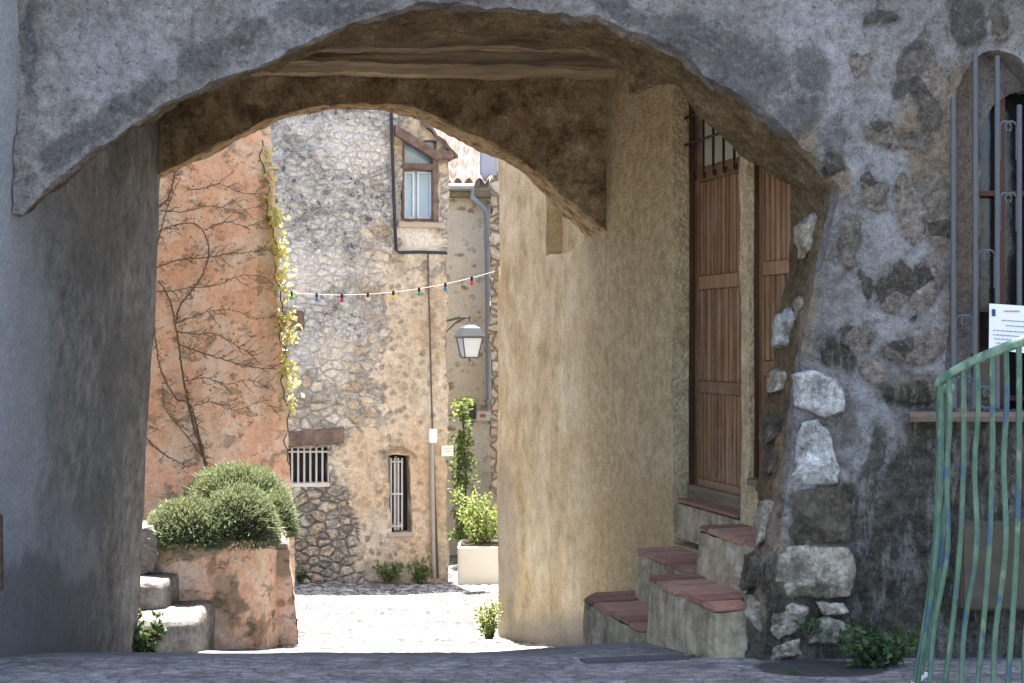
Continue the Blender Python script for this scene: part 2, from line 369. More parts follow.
def front_wall():
    bm = bmesh.new()
    N = 760
    fc = polyline([tuple(P(x, y, YF)) for x, y in FC], N)
    kn = [tuple(P(*q)) for q in BC]; bc = polyline(kn, N)
    # line the two curves up at the springing
    def split(pts, key):
        L = [0]
        for a, b in zip(pts, pts[1:]): L.append(L[-1] + math.dist(a, b))
        return L[key]
    fpts = [tuple(P(x, y, YF)) for x, y in FC]
    pier_f = polyline(fpts[:10], 210); arch_f = polyline(fpts[9:], N - 209)
    pier_b = polyline(kn[:12], 210); arch_b_ = polyline(kn[11:], N - 209)
    fc = pier_f + arch_f[1:]; bc = pier_b + arch_b_[1:]
    rag = lambda p: Vector((noise.noise(p * 3.1) * 0.030 + noise.noise(p * 11) * 0.014, 0, noise.noise(p * 2.9 + Vector((9, 2, 4))) * 0.030 + noise.noise(p * 12 + Vector((3, 3, 3))) * 0.014))
    fc = [Vector(p) + rag(Vector(p)) for p in fc]; bc = [Vector(p) + rag(Vector(p)) for p in bc]
    XR, ZT, XL = 2.05, E + 2.0, -2.46
    zs = fc[209].z
    out = []
    L = [0]
    af = fc[209:]
    for a, b in zip(af, af[1:]): L.append(L[-1] + (b - a).length)
    for i, p in enumerate(fc):
        if i <= 209: out.append(Vector((XR, YF, lerp(-0.12, zs, i / 209)))); continue
        t = L[i - 209] / L[-1]
        if t < 0.16: out.append(Vector((XR, YF, lerp(zs, ZT, t / 0.16))))
        elif t < 0.9: out.append(Vector((lerp(XR, XL, (t - 0.16) / 0.74), YF, ZT)))
        else: out.append(Vector((XL, YF, lerp(ZT, fc[-1].z, (t - 0.9) / 0.1))))
    M = 62
    n = len(fc) - 1
    W = 26
    rows = []
    for i in range(n + 1):
        row = [bc[i].lerp(fc[i], k / W) for k in range(W)]
        # round the arris slightly
        row += [fc[i].lerp(out[i], (k / M) ** 1.15) for k in range(M + 1)]
        rows.append([bm.verts.new(q) for q in row])
    for i in range(n):
        for k in range(W + M):
            bm.faces.new((rows[i][k], rows[i + 1][k], rows[i + 1][k + 1], rows[i][k + 1]))
    # the wall with the barred window
    XA, XB, XE, ZS = 2.146, 2.62, 6.0, E - 0.33
    def top(x):
        u = (x - (XA + XB) / 2) / ((XB - XA) / 2); return E + 1.06 + 0.39 * math.sqrt(max(0, 1 - u * u)) + 0.02 * noise.noise(Vector((x * 9, 1, 1)))
    quadgrid(bm, (XR, YF, -0.12), (XA, YF, -0.12), (XA, YF, ZT), (XR, YF, ZT), 0.0135)
    quadgrid(bm, (XA, YF, -0.12), (XB, YF, -0.12), (XB, YF, ZS), (XA, YF, ZS), 0.0135)
    quadgrid(bm, (XB, YF, -0.12), (XE, YF, -0.12), (XE, YF, ZT), (XB, YF, ZT), 0.06)
    D = 0.17
    xs = lambda u: lerp(XA, XB, 0.5 - 0.5 * math.cos(math.pi * u))
    grid(bm, lambda u, v: Vector((xs(u), YF, lerp(top(xs(u)), ZT, v))), 34, 22)
    grid(bm, lambda u, v: Vector((xs(u), YF + D * v, top(xs(u)))), 34, 8)
    grid(bm, lambda u, v: Vector((XA, YF + D * v, lerp(ZS, top(XA), u))), 50, 8)
    grid(bm, lambda u, v: Vector((XB, YF + D * v, lerp(ZS, top(XB), u))), 50, 8)
    grid(bm, lambda u, v: Vector((lerp(XA, XB, u), YF + D * v, ZS)), 20, 8)
    # back of the recess with the inner opening
    ia, ib = 2.335, 2.60
    it = lambda x: E + 0.92 + 0.36 * math.sqrt(max(0, 1 - ((x - ib) / (ib - ia)) ** 2))
    quadgrid(bm, (XA - .02, YF + D, ZS), (ia, YF + D, ZS), (ia, YF + D, E + 1.5), (XA - .02, YF + D, E + 1.5), 0.03)
    grid(bm, lambda u, v: Vector((lerp(ia, XB, u), YF + D, lerp(it(lerp(ia, XB, u)), E + 1.5, v))), 14, 14)
    grid(bm, lambda u, v: Vector((ia, YF + D + 0.1 * v, lerp(ZS, it(ia), u))), 40, 3)
    grid(bm, lambda u, v: Vector((lerp(ia, XB, u), YF + D + 0.1 * v, it(lerp(ia, XB, u)))), 14, 3)
    displace(bm, [(1.3, 0.035), (5.0, 0.016), (14, 0.010), (33, 0.0055), (70, 0.003)])
    # exposed stones stand a little proud inside a raked joint; the pier base spreads; the arris is chipped
    for v in bm.verts:
        c = v.co
        if c.z > E + 1.9: continue
        if c.y < 7.09:
            px, py = wpx(c); k = mx(STONES, px, py)
            c.y += 0.011 * sstep(.08, .35, k) * (1 - sstep(.45, .75, k)) - 0.006 * sstep(.5, .9, k)
            c.y += 0.016 * abs(noise.noise(c * 9)) * (1.3 - k)
            x0, y0 = topx(c)
            c.y -= 0.10 * sstep(330, 640, y0) * (1 - sstep(760, 870, x0))
            m = mx(MOSS, px, py)
            if m > .2: c.y += .022 * m * noise.noise(Vector((c.x * 7, c.z * 5, 3)))
        elif c.y < 7.6:
            q = noise.noise(c * 5.5); c.z += .035 * q * abs(q) * 2; c.x += .025 * noise.noise(c * 6 + Vector((4, 4, 4)))
    return obj('front_wall', bm, FRONT, arch_b, smooth=70, masks={'mask': m_mask, 'tint': m_tint})
front_wall()

def m_upper():
    s = NT('grey render', 0.95, 0.15); n = s.noise(4, 6, 0.65)
    return s.out(s.mix((.26, .25, .24), (.40, .39, .37), n), s.bump(s.noise(30, 5, .7), 0.5, 0.02))
UPPER = m_upper()
HT = 8.5  # unseen height, chosen for its shade on the plaza and sky on the lane
def upper_block():
    bm = bmesh.new()
    box(bm, (-2.7, 7.0, E + 2.02), (6.0, 10.62, HT))
    obj('upper_storey', bm, UPPER, arch_b)
upper_block()

# inner second arch across the far end of the passage
A2F = [(90, 222), (120, 200), (157, 176), (200, 154), (240, 134), (285, 115), (330, 105), (370, 102.5), (420, 108), (464, 126), (509, 153), (554, 184), (581, 206), (609, 233), (650, 285)]
A2B = [(90, 222), (120, 200), (157, 178), (200, 157), (240, 140), (285, 121), (330, 112), (370, 112), (420, 124), (464, 142), (492, 157), (518, 172), (541, 188), (556, 201), (571, 216), (583, 228), (595, 240), (640, 290)]
def m_earth():
    s = NT('old brown render', 0.97, 0.1); a = s.attr('mask')
    n = s.noise(3.4, 10, 0.74); m = s.noise(12, 10, 0.78); f = s.noise(60, 5, 0.78)
    c = s.ramp(n, [(0.34, (.075, .055, .034)), (0.46, (.24, .17, .095)), (0.56, (.38, .28, .165)), (0.68, (.48, .385, .26))])
    c = s.mix(c, s.ramp(m, [(0.36, 0.4), (0.5, 1.0), (0.64, 1.5)]), 0.9, 'MULTIPLY')
    c = s.mix(c, s.mix((.36, .19, .08), (.30, .21, .12), f), s.math('MULTIPLY', s.ramp(s.noise(2.9, 8, .75), [(0.53, 0), (0.60, 1)]), 0.6))
    c = s.mix(c, s.ramp(f, [(.36, .6), (.64, 1.3)]), .8, 'MULTIPLY')
    ed = s.mix(s.mix((.17, .12, .07), (.52, .35, .19), s.ramp(m, [(.42, 0), (.54, 1)])), (.45, .38, .28), s.ramp(s.noise(6, 9, .78), [(.5, 0), (.58, .8)]))
    c = s.mix(c, ed, s.edge(a[0], m, 0.2, 0.6))
    h = s.math('ADD', m, s.math('MULTIPLY', f, 0.5))
    return s.out(c, s.bump(h, 0.9, 0.03))
EARTH = m_earth()
def second_arch():
    bm = bmesh.new(); N = 240
    f = [Vector(p) for p in smooth_curve([tuple(P(x, y, 10.2)) for x, y in A2F], N)]
    b = [Vector(p) for p in smooth_curve([tuple(P(x, y, 10.65)) for x, y in A2B], N)]
    for L in (f, b):
        for p in L: p.z += noise.noise(p * 4) * 0.018 + noise.noise(p * 13) * 0.010
    zt = E + 2.02
    rows = []
    for i in range(N):
        r = [Vector((b[i].x, 10.65, zt)).lerp(b[i], k / 10) for k in range(10)]
        r += [b[i].lerp(f[i], k / 10) for k in range(10)]
        r += [f[i].lerp(Vector((f[i].x, 10.2, zt)), (k / 30) ** 1.1) for k in range(31)]
        rows.append([bm.verts.new(q) for q in r])
    for i in range(N - 1):
        for k in range(len(rows[0]) - 1): bm.faces.new((rows[i][k], rows[i + 1][k], rows[i + 1][k + 1], rows[i][k + 1]))
    displace(bm, [(1.5, 0.04), (6, 0.02), (18, 0.010)])
    return obj('passage_arch', bm, EARTH, arch_b, smooth=80, masks={'mask': lambda c: (sstep(10.22, 10.30, c.y), 0, 0, 1)})
second_arch()

def m_wood(name, c1, c2, f=(2, 30, 30), rough=0.7, bumps=0.35):
    s = NT(name, rough, 0.25); p = s.warp(s.pos, 4, 0.03); v = s.scale(p, f)
    n = s.noise(1.0, 6, 0.65, v); w = s.noise(0.35, 3, 0.5, v)
    c = s.mix(c1, c2, s.ramp(n, [(0.3, 0), (0.7, 1)])); c = s.mix(c, s.ramp(w, [(0.3, 0.7), (0.7, 1.2)]), 0.8, 'MULTIPLY')
    return s.out(c, s.bump(n, bumps, 0.008))
BEAM = m_wood('old beam wood', (.06, .040, .024), (.34, .25, .155), bumps=0.8)
PALEBEAM = m_wood('dusty beam wood', (.30, .21, .125), (.52, .39, .25), bumps=0.6)
PLANK = m_wood('dark ceiling boards', (.035, .025, .015), (.24, .17, .10), (1.5, 14, 14), bumps=0.7)
def ceiling():
    bm = bmesh.new(); z = E + 1.985
    for i in range(18):
        y0 = 7.16 + i * 0.17
        grid(bm, lambda u, v: Vector((lerp(-2.65, 2.0, u), y0 + 0.163 * v, z + 0.012 * ((i * 7) % 3) + 0.03 * noise.noise(Vector((u * 5, i * 3.1, v * 2))))), 60, 4)
    bm2 = bmesh.new(); box(bm2, (-2.7, 7.12, z + 0.06), (2.2, 10.25, z + 0.09))
    bmesh.ops.recalc_face_normals(bm2, faces=bm2.faces)
    tmp = bpy.data.meshes.new('tmp'); bm2.to_mesh(tmp); bm2.free(); bm.from_mesh(tmp); bpy.data.meshes.remove(tmp)
    o = obj('ceiling', bm, PLANK, arch_b, smooth=40)
    for (y, zz, h, d, m, tilt) in ((9.32, 1.955, .09, .15, BEAM, .02), (9.72, 1.935, .10, .13, BEAM, -.03), (10.10, 1.925, .085, .14, PALEBEAM, -.035), (8.5, 1.94, .1, .16, BEAM, 0)):
        bm = bmesh.new()
        prof = [(-.5, -.5), (0, -.55), (.5, -.5), (.55, 0), (.5, .5), (0, .52), (-.5, .5), (-.55, 0)]
        rings = []
        for i in range(200):
            u = i / 199; x = lerp(-2.6, 1.75, u)
            rings.append([bm.verts.new((x, y + a * d + .03 * noise.noise(Vector((x * 1.5, y, 0))), E + zz + b * h + tilt * (u - .5) * 2 + .030 * noise.noise(Vector((x * 2, y, 4))) + .016 * noise.noise(Vector((x * 7, a * 3, b * 3))) + .008 * noise.noise(Vector((x * 22, a * 3, b * 3))))) for a, b in prof])
        for r0, r1 in zip(rings, rings[1:]):
            for k in range(8): bm.faces.new((r0[k], r0[(k + 1) % 8], r1[(k + 1) % 8], r1[k]))
        obj('beam', bm, m, o, smooth=60)
ceiling()

# big corner stones of the pier
def m_quoin(name, c1, c2, c3):
    s = NT(name, 0.9, 0.2); n = s.noise(8, 11, 0.78); f = s.noise(45, 6, 0.78)
    c = s.ramp(n, [(0.38, c1), (0.5, c2), (0.62, c3)]); c = s.mix(c, s.ramp(f, [(0.38, .55), (0.62, 1.25)]), .85, 'MULTIPLY')
    z = s.sep(s.pos)[2]; c = s.mix(c, s.mix((.045, .042, .025), (.11, .10, .075), f), s.math('MULTIPLY', s.ramp(s.noise(6, 9, .78), [(.50, 0), (.58, .9)]), s.ramp(z, [(.0, 1.0), (.9, .35)])))
    return s.out(c, s.bump(s.math('ADD', n, s.math('MULTIPLY', f, .4)), 0.7, 0.03))
QW = m_quoin('pale limestone', (.14, .13, .115), (.37, .36, .335), (.55, .54, .515))
QB = m_quoin('buff limestone', (.11, .09, .06), (.27, .235, .18), (.42, .38, .31))
QD = m_quoin('dark damp stone', (.03, .026, .018), (.075, .062, .045), (.13, .11, .085))
def rock(name, pts, Y, depth, m, parent, lab=None):
    """a rough block: rounded front from an outline given at distance Y, with real depth behind"""
    c = sum((P(x, y, Y) for x, y in pts), Vector()) / len(pts)
    ring = polyline([tuple(P(x, y, Y)) for x, y in pts + pts[:1]], 97)[:-1]
    bm = bmesh.new(); rings = []
    prof = [(1.02, depth), (1.03, depth * .45), (1.02, depth * .15), (1.0, .004), (.975, -.012), (.94, -.020), (.88, -.025), (.8, -.028), (.7, -.030), (.6, -.031), (.5, -.031), (.4, -.032), (.3, -.032), (.2, -.032), (.1, -.032)]
    for k, dy in prof:
        rings.append([bm.verts.new(c + (Vector(p) - c) * k + Vector((0, dy, 0))) for p in ring])
    for a, b in zip(rings, rings[1:]):
        for i in range(96): bm.faces.new((a[i], a[(i + 1) % 96], b[(i + 1) % 96], b[i]))
    t = bm.verts.new(c + Vector((0, -.032, 0)))
    for i in range(96): bm.faces.new((rings[-1][i], rings[-1][(i + 1) % 96], t))
    bm.faces.new(rings[0])
    displace(bm, [(3.0, .016), (9, .016), (22, .010), (48, .006)])
    return tag(obj(name, bm, m, parent, smooth=55), lab)
QS = [([(796, 374), (812, 369), (838, 379), (843, 395), (842, 411), (822, 415), (796, 404)], QW), ([(802, 421), (815, 417), (828, 430), (842, 470), (840, 484), (815, 489), (790, 484)], QW),
      ([(789, 494), (842, 486), (852, 510), (850, 541), (785, 541), (780, 515)], QD), ([(775, 546), (848, 545), (853, 570), (850, 596), (800, 601), (763, 594)], QB),
      ([(752, 603), (785, 599), (806, 610), (800, 632), (778, 641), (755, 632), (746, 617)], QB), ([(814, 604), (843, 602), (847, 614), (822, 618)], QB), ([(812, 624), (830, 619), (850, 628), (838, 645), (808, 646)], QB),
      ([(768, 645), (800, 641), (802, 655), (770, 660)], QB)]
for pts, m in QS:
    my = sum(p[1] for p in pts) / len(pts)
    rock('quoin_stone', pts, 7.015 - .085 * sstep(330, 640, my), 0.22, m, arch_b)
# small reveal stones set in the earth mortar
for pts, Y, m in (([(778, 318), (792, 308), (800, 322), (790, 348), (776, 346)], 7.30, QW), ([(800, 300), (815, 292), (822, 305), (812, 326), (800, 322)], 7.14, QB), ([(776, 372), (790, 366), (794, 384), (772, 392)], 7.22, QB),
                  ([(765, 420), (785, 414), (786, 436), (764, 444)], 7.18, QD), ([(772, 450), (786, 448), (784, 476), (766, 474)], 7.14, QD), ([(800, 225), (818, 212), (824, 238), (806, 256)], 7.22, QB),
                  ([(764, 505), (778, 498), (774, 536), (758, 548)], 7.08, QB), ([(752, 560), (764, 552), (758, 590), (746, 594)], 7.05, QD)):
    rock('quoin_stone', pts, Y + .02, 0.15, m, arch_b)
#PART3
# ------------------------------------------------------------------ smooth rendered building on the left
def m_cement():
    s = NT('smooth grey cement render', 0.8, 0.25); a = s.attr('mask')
    v = s.scale(s.pos, (6, 6, 1.1)); n = s.noise(1.3, 9, 0.72); st = s.noise(1.6, 9, 0.75, v); f = s.noise(50, 7, 0.8); m = s.noise(8, 10, .78)
    c = s.ramp(n, [(0.36, (.115, .106, .096)), (0.5, (.18, .17, .158)), (0.64, (.245, .235, .222))])
    c = s.mix(c, s.ramp(st, [(0.3, 0.6), (0.5, 1.0), (0.72, 1.2)]), 0.4, 'MULTIPLY')
    c = s.mix(c, s.ramp(s.noise(7, 11, .8), [(.38, .48), (.5, 1), (.62, 1.4)]), .95, 'MULTIPLY')
    c = s.mix(c, (.045, .042, .038), s.math('MULTIPLY', s.ramp(s.noise(20, 9, .82), [(.565, 0), (.61, 1)]), .6))
    c = s.mix(c, (.25, .255, .26), s.math('MULTIPLY', s.ramp(s.math('MULTIPLY_ADD', m, .5, a[1]), [(.3, 0), (1.2, 1)]), .75))  # lighter cool tone to the left, the rounded corner's highlight put into the colour
    c = s.mix(c, s.mix((.055, .058, .055), (.17, .175, .17), st), s.math('MULTIPLY', s.edge(a[0], st, 0.22, 1.1), .85))
    c = s.mix(c, s.ramp(f, [(0.38, .72), (0.62, 1.22)]), .8, 'MULTIPLY')
    return s.out(c, s.bump(s.math('ADD', m, s.math('MULTIPLY', f, .5)), 0.7, 0.03))
CEM = m_cement()
plaster_b = empty('plastered_building', 'smooth grey cement building with a rounded corner left of the vault', 'building', (-2.7, 7.2, 0))
def left_building():
    bm = bmesh.new()
    path = [(-7, 6.30), (-3.3, 6.34), (-2.95, 6.42), (-2.72, 6.56), (-2.56, 6.74), (-2.46, 6.95), (-2.425, 7.2), (-2.43, 7.6), (-2.46, 8.4), (-2.546, 10.27)]
    pp = smooth_curve([(x, y, 0) for x, y in path], 150)
    seg = [i for i, p in enumerate(pp) if p[0] > -3.5]
    pp = [pp[0]] + [pp[i] for i in seg]
    def pt(p, z): return Vector((p[0] + 0.049 * (min(z, E + 2.2) - (E + 1.2)), p[1], z))
    zz = [-1.0 + 0.05 * i for i in range(95)] + [4.2, 6, 9, HT]
    V = [[bm.verts.new(pt(p, z)) for z in zz] for p in pp]
    for i in range(len(pp) - 1):
        for j in range(len(zz) - 1): bm.faces.new((V[i][j], V[i + 1][j], V[i + 1][j + 1], V[i][j + 1]))
    last = pp[-1]
    b = [(last[0], last[1]), (-2.95, 10.30), (-2.95, 10.7), (-7, 10.7)]
    for q0, q1 in zip(b, b[1:]):
        grid(bm, lambda u, v: pt((lerp(q0[0], q1[0], u), lerp(q0[1], q1[1], u)), lerp(-1.0, HT, v)), 8, 40)
    grid(bm, lambda u, v: Vector((lerp(-7, -2.43, u), lerp(6.3, 10.7, v), HT)), 2, 2)
    displace(bm, [(0.9, .03), (3.5, .010), (12, .004)])
    def mk(c):
        px, py = wpx(c); px += 18 * noise.noise(c * 1.3); py += 40 * noise.noise(c * .9)
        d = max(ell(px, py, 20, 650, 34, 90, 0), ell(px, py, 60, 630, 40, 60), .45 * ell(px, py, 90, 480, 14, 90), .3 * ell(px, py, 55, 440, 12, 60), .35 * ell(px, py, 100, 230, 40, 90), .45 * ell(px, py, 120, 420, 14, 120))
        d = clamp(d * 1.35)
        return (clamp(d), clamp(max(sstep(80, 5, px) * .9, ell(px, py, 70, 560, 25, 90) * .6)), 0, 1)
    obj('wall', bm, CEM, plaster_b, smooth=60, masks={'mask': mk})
    bm = bmesh.new(); Y = 6.50
    hexa(bm, [P(-70, 592, Y), P(4, 592, Y), P(4, 592, Y + .2), P(-70, 592, Y + .2), P(-70, 512, Y), P(3, 512, Y), P(3, 512, Y + .2), P(-70, 512, Y + .2)])
    bmesh.ops.bevel(bm, geom=bm.edges[:], offset=.012, segments=2, affect='EDGES')
    obj('shutter', bm, m_wood('dark hatch wood', (.03, .02, .014), (.09, .06, .04)), plaster_b, smooth=40)
left_building()

# ------------------------------------------------------------------ ochre building on the right of the passage
NX, NY = -0.9612, -0.2756
def WL(Y, o, z): return Vector((3.605 - 0.28675 * Y + NX * o, Y + NY * o, z))
def wbox(bm, Y0, Y1, o0, o1, z0, z1):
    hexa(bm, [WL(Y0, o0, z0), WL(Y1, o0, z0), WL(Y1, o1, z0), WL(Y0, o1, z0), WL(Y0, o0, z1), WL(Y1, o0, z1), WL(Y1, o1, z1), WL(Y0, o1, z1)])
def holed(bm, fr, s0, s1, z0, z1, holes, res, coarse_above=None):
    """a wall in the frame fr(s, out, z) with rectangular holes (s0, s1, z0, z1, depth, back)"""
    S = sorted(set([s0, s1] + [h[0] for h in holes] + [h[1] for h in holes])); Z = sorted(set([z0, z1] + [h[2] for h in holes] + [h[3] for h in holes] + ([coarse_above] if coarse_above else [])))
    for a, b in zip(S, S[1:]):
        for c, d in zip(Z, Z[1:]):
            ms, mz = (a + b) / 2, (c + d) / 2
            if any(h[0] < ms < h[1] and h[2] < mz < h[3] for h in holes): continue
            quadgrid(bm, fr(a, 0, c), fr(b, 0, c), fr(b, 0, d), fr(a, 0, d), res if not coarse_above or mz < coarse_above else .5)
    for a, b, c, d, dep, back in holes:
        for q in ((fr(a, 0, c), fr(a, -dep, c), fr(a, -dep, d), fr(a, 0, d)) if a > s0 + .01 else (fr(b, 0, c), fr(b, -.01, c), fr(b, -.01, d), fr(b, 0, d)), (fr(b, 0, c), fr(b, -dep, c), fr(b, -dep, d), fr(b, 0, d)), (fr(a, 0, c), fr(b, 0, c), fr(b, -dep, c), fr(a, -dep, c)), (fr(a, 0, d), fr(b, 0, d), fr(b, -dep, d), fr(a, -dep, d))):
            quadgrid(bm, *q, res)
        if back: quadgrid(bm, fr(a, -dep, c), fr(b, -dep, c), fr(b, -dep, d), fr(a, -dep, d), res)
def m_ochre():
    s = NT('ochre roughcast', 0.95, 0.12); a = s.attr('mask')
    v = s.scale(s.pos, (7, 7, .8)); st = s.noise(1.2, 6, .65, v); n = s.noise(1.7, 5, .62); m = s.noise(14, 6, .7); f = s.noise(75, 4, .75); g = s.vor(38, s.warp(s.pos, 20, .03))
    c = s.ramp(n, [(0.34, (.47, .375, .225)), (0.5, (.59, .49, .325)), (0.66, (.67, .595, .445))])
    c = s.mix(c, s.ramp(st, [(0.34, .66), (0.5, 1.0), (0.66, 1.18)]), .32, 'MULTIPLY')
    c = s.mix(c, (.30, .215, .11), s.math('MULTIPLY', s.ramp(s.noise(24, 9, .82), [(.545, 0), (.60, 1)]), .55))
    c = s.mix(c, s.ramp(s.noise(6, 11, .8), [(.36, .58), (.5, 1), (.64, 1.25)]), .8, 'MULTIPLY')
    rough_c = s.mix((.31, .225, .12), (.58, .455, .27), s.ramp(m, [(.35, 0), (.65, 1)]))
    c = s.mix(c, rough_c, s.math('MULTIPLY', s.edge(a[0], m, .25, .7), .8))
    c = s.mix(c, (.30, .285, .25), s.math('MULTIPLY', s.edge(a[1], st, .25, .9), .7))
    c = s.mix(c, (.42, .29, .14), s.math('MULTIPLY', s.edge(a[2], st, .3, .9), .6))
    c = s.mix(c, s.ramp(f, [(.36, .66), (.64, 1.25)]), .85, 'MULTIPLY')
    h = s.math('ADD', s.math('MULTIPLY', f, .6), s.math('MULTIPLY', m, .5))
    h = s.math('ADD', h, s.math('MULTIPLY', s.math('MULTIPLY', g, a[0]), -.7))
    return s.out(c, s.bump(h, .75, .025))
OCHRE = m_ochre()
def o_mask(c):
    px, py = topx(c)
    rough = sstep(11.9, 9.7, c.y)
    st = max(sstep(590, 640, py) * .9, ell(px, py, 505, 560, 14, 120) * .7, 0)
    return (rough, clamp(st), clamp(.6 * ell(px, py, 640, 540, 50, 70)), 1)
ochre_b = empty('ochre_building', 'ochre roughcast house with two brown slatted doors inside the passage', 'building', (1.0, 9.5, 0))
D1 = (8.06, 9.02, E - 1.28, E + 1.63); D2 = (7.36, 7.958, E - 0.78, E + 1.63)
def ochre():
    bm = bmesh.new()
    holed(bm, WL, 7.36, 13.0, E - 3.2, HT, [(D1[0], D1[1], D1[2], D1[3], .20, False), (D2[0], D2[1], D2[2], D2[3], .20, False), (10.93, 11.62, E + .71, E + 1.35, .13, True)], 0.05, E + 2.3)
    # far end of the house and its body
    A = WL(13, 0, 0)
    for q in (((A.x, 13, E - 3.2), (8, 13.4, E - 3.2), (8, 13.4, HT), (A.x, 13, HT)), ((A.x, 13, HT), (8, 13.4, HT), (8, 7, HT), (WL(7.41, 0, 0).x, 7.41, HT))): quadgrid(bm, *q, .5)
    displace(bm, [(1.1, .025), (4, .010), (14, .005), (40, .003)])
    obj('wall', bm, OCHRE, ochre_b, smooth=50, masks={'mask': o_mask})
    bm = bmesh.new()   # dark room walls behind the doors
    wbox(bm, 7.06, 9.3, -1.5, -1.4, E - 1.4, E + 1.9); wbox(bm, 7.06, 9.3, -1.4, -.3, E + 1.7, E + 1.75)
    obj('room', bm, simple('dim room', (.06, .05, .04)), ochre_b)
ochre()
def m_door():
    s = NT('brown door wood', .55, .25); v = s.scale(s.warp(s.pos, 4, .02), (30, 30, 1.6)); n = s.noise(1.0, 8, .7, v); r = s.island(); w = s.noise(2.2, 8, .75)
    c = s.mix((.11, .054, .024), (.30, .155, .075), s.ramp(n, [(.34, 0), (.66, 1)])); c = s.mix(c, s.ramp(r, [(0, .68), (1, 1.2)]), 1.0, 'MULTIPLY')
    c = s.mix(c, (.27, .20, .14), s.math('MULTIPLY', s.ramp(w, [(.50, 0), (.66, 1)]), .45))
    return s.out(c, s.bump(n, .3, .006))
DOOR = m_door()
DOORD = m_wood('dark door frame', (.026, .013, .007), (.07, .035, .017), (22, 22, 1.6), .55, .25)
SILLW = m_wood('worn sill wood', (.09, .065, .04), (.22, .165, .105), (3, 3, 25), .7, .4)
IRON = simple('black iron', (.018, .017, .016), .5, .4, .4, .4, 30)
GLASSY = simple('curtained pane', (.50, .46, .34), .15, .6, 0, .06, 3, .02)
def door(Y0, Y1, o, z0, z1, rails, transom, parent, label):
    th = .035
    bm = bmesh.new(); fr = .055
    def pbox(*q):
        b2 = bmesh.new(); wbox(b2, *q); bmesh.ops.bevel(b2, geom=b2.edges[:], offset=.004, segments=1, affect='EDGES')
        t = bpy.data.meshes.new('t'); b2.to_mesh(t); b2.free(); bm.from_mesh(t); bpy.data.meshes.remove(t)
    top = rails[-1][1]
    pbox(Y0, Y0 + fr, o, o + th, z0, z1); pbox(Y1 - fr, Y1, o, o + th, z0, z1)
    for a, b in rails: pbox(Y0 + fr + .001, Y1 - fr - .001, o + .001, o + th + .003, a, b)
    for (a, b), (c, d) in zip(rails, rails[1:]):
        n = int((Y1 - Y0 - 2 * fr) / .052)
        for i in range(n):
            y = Y0 + fr + (i + .5) / n * (Y1 - Y0 - 2 * fr); dd = rnd(0, .006)
            pbox(y - .018, y + .018, o + .006 + dd, o + .026 + dd, b + .001, c - .001)
        wbox(bm, Y0 + fr + .001, Y1 - fr - .001, o + .001, o + .004, b + .002, c - .002)
    d = tag(obj('door', bm, DOOR, parent), label)
    bm = bmesh.new()
    wbox(bm, Y1 + .001, Y1 + .05, o - .04, o + .055, z0, z1 + .04); wbox(bm, Y0 - .05, Y0 - .001, o - .04, o + .055, z0, z1 + .04)
    obj('frame', bm, DOORD, d)
    if transom:
        bm = bmesh.new(); a, b = transom; wbox(bm, Y0 + fr + .002, Y1 - fr - .002, o + .008, o + .016, a, b); obj('transom_pane', bm, GLASSY, d)
        bm = bmesh.new(); off = o + th + .035
        for k in range(6):
            y = lerp(Y0 + .06, Y1 - .06, k / 5); tube(bm, [WL(y, off, b), WL(y, off, a - .02), WL(y - .01, off + .004, a - .07), WL(y - .04, off + .01, a - .085), WL(y - .05, off + .01, a - .055)], .009, 6)
        for z in (lerp(a, b, .38), lerp(a, b, .80)): tube(bm, [WL(Y1 + .06, off + .010, z), WL(Y0 - .02, off + .010, z)], .009, 6)
        obj('grille', bm, IRON, d)
    return d
d1 = door(8.13, 8.97, -.165, E - .985, E + 1.55, [(E - .985, E - .86), (E - .32, E - .245), (E + .325, E + .41), (E + 1.0, E + 1.09), (E + 1.50, E + 1.55)][:4], (E + 1.095, E + 1.5), ochre_b, 'slatted brown door under an iron transom grille')
bm = bmesh.new(); wbox(bm, 8.08, 8.96, -.135, -.075, E - .99, E - .90); obj('threshold', bm, SILLW, d1)
d2 = door(7.46, 7.93, -.085, E - .76, E + 1.6, [(E - .76, E - .64), (E - .19, E - .105), (E + .365, E + .44), (E + 1.1, E + 1.2)], None, ochre_b, 'slatted brown door half hidden behind the stone pier')
bm = bmesh.new(); wbox(bm, 7.45, 7.95, -.06, .015, E - .80, E - .765); obj('threshold', bm, SILLW, d2)
# timber lintel over the first door
bm = bmesh.new()
grid(bm, lambda u, v: WL(lerp(8.0, 9.67, u), .06 * (1 if .2 < v < .8 else 0) - .02 + .012 * noise.noise(Vector((u * 6, v * 3, 2))), E + 1.655 + .125 * clamp((v - .1) / .8) + .012 * noise.noise(Vector((u * 5, 2, 3)))), 30, 10)
obj('lintel', bm, BEAM, ochre_b, smooth=50)

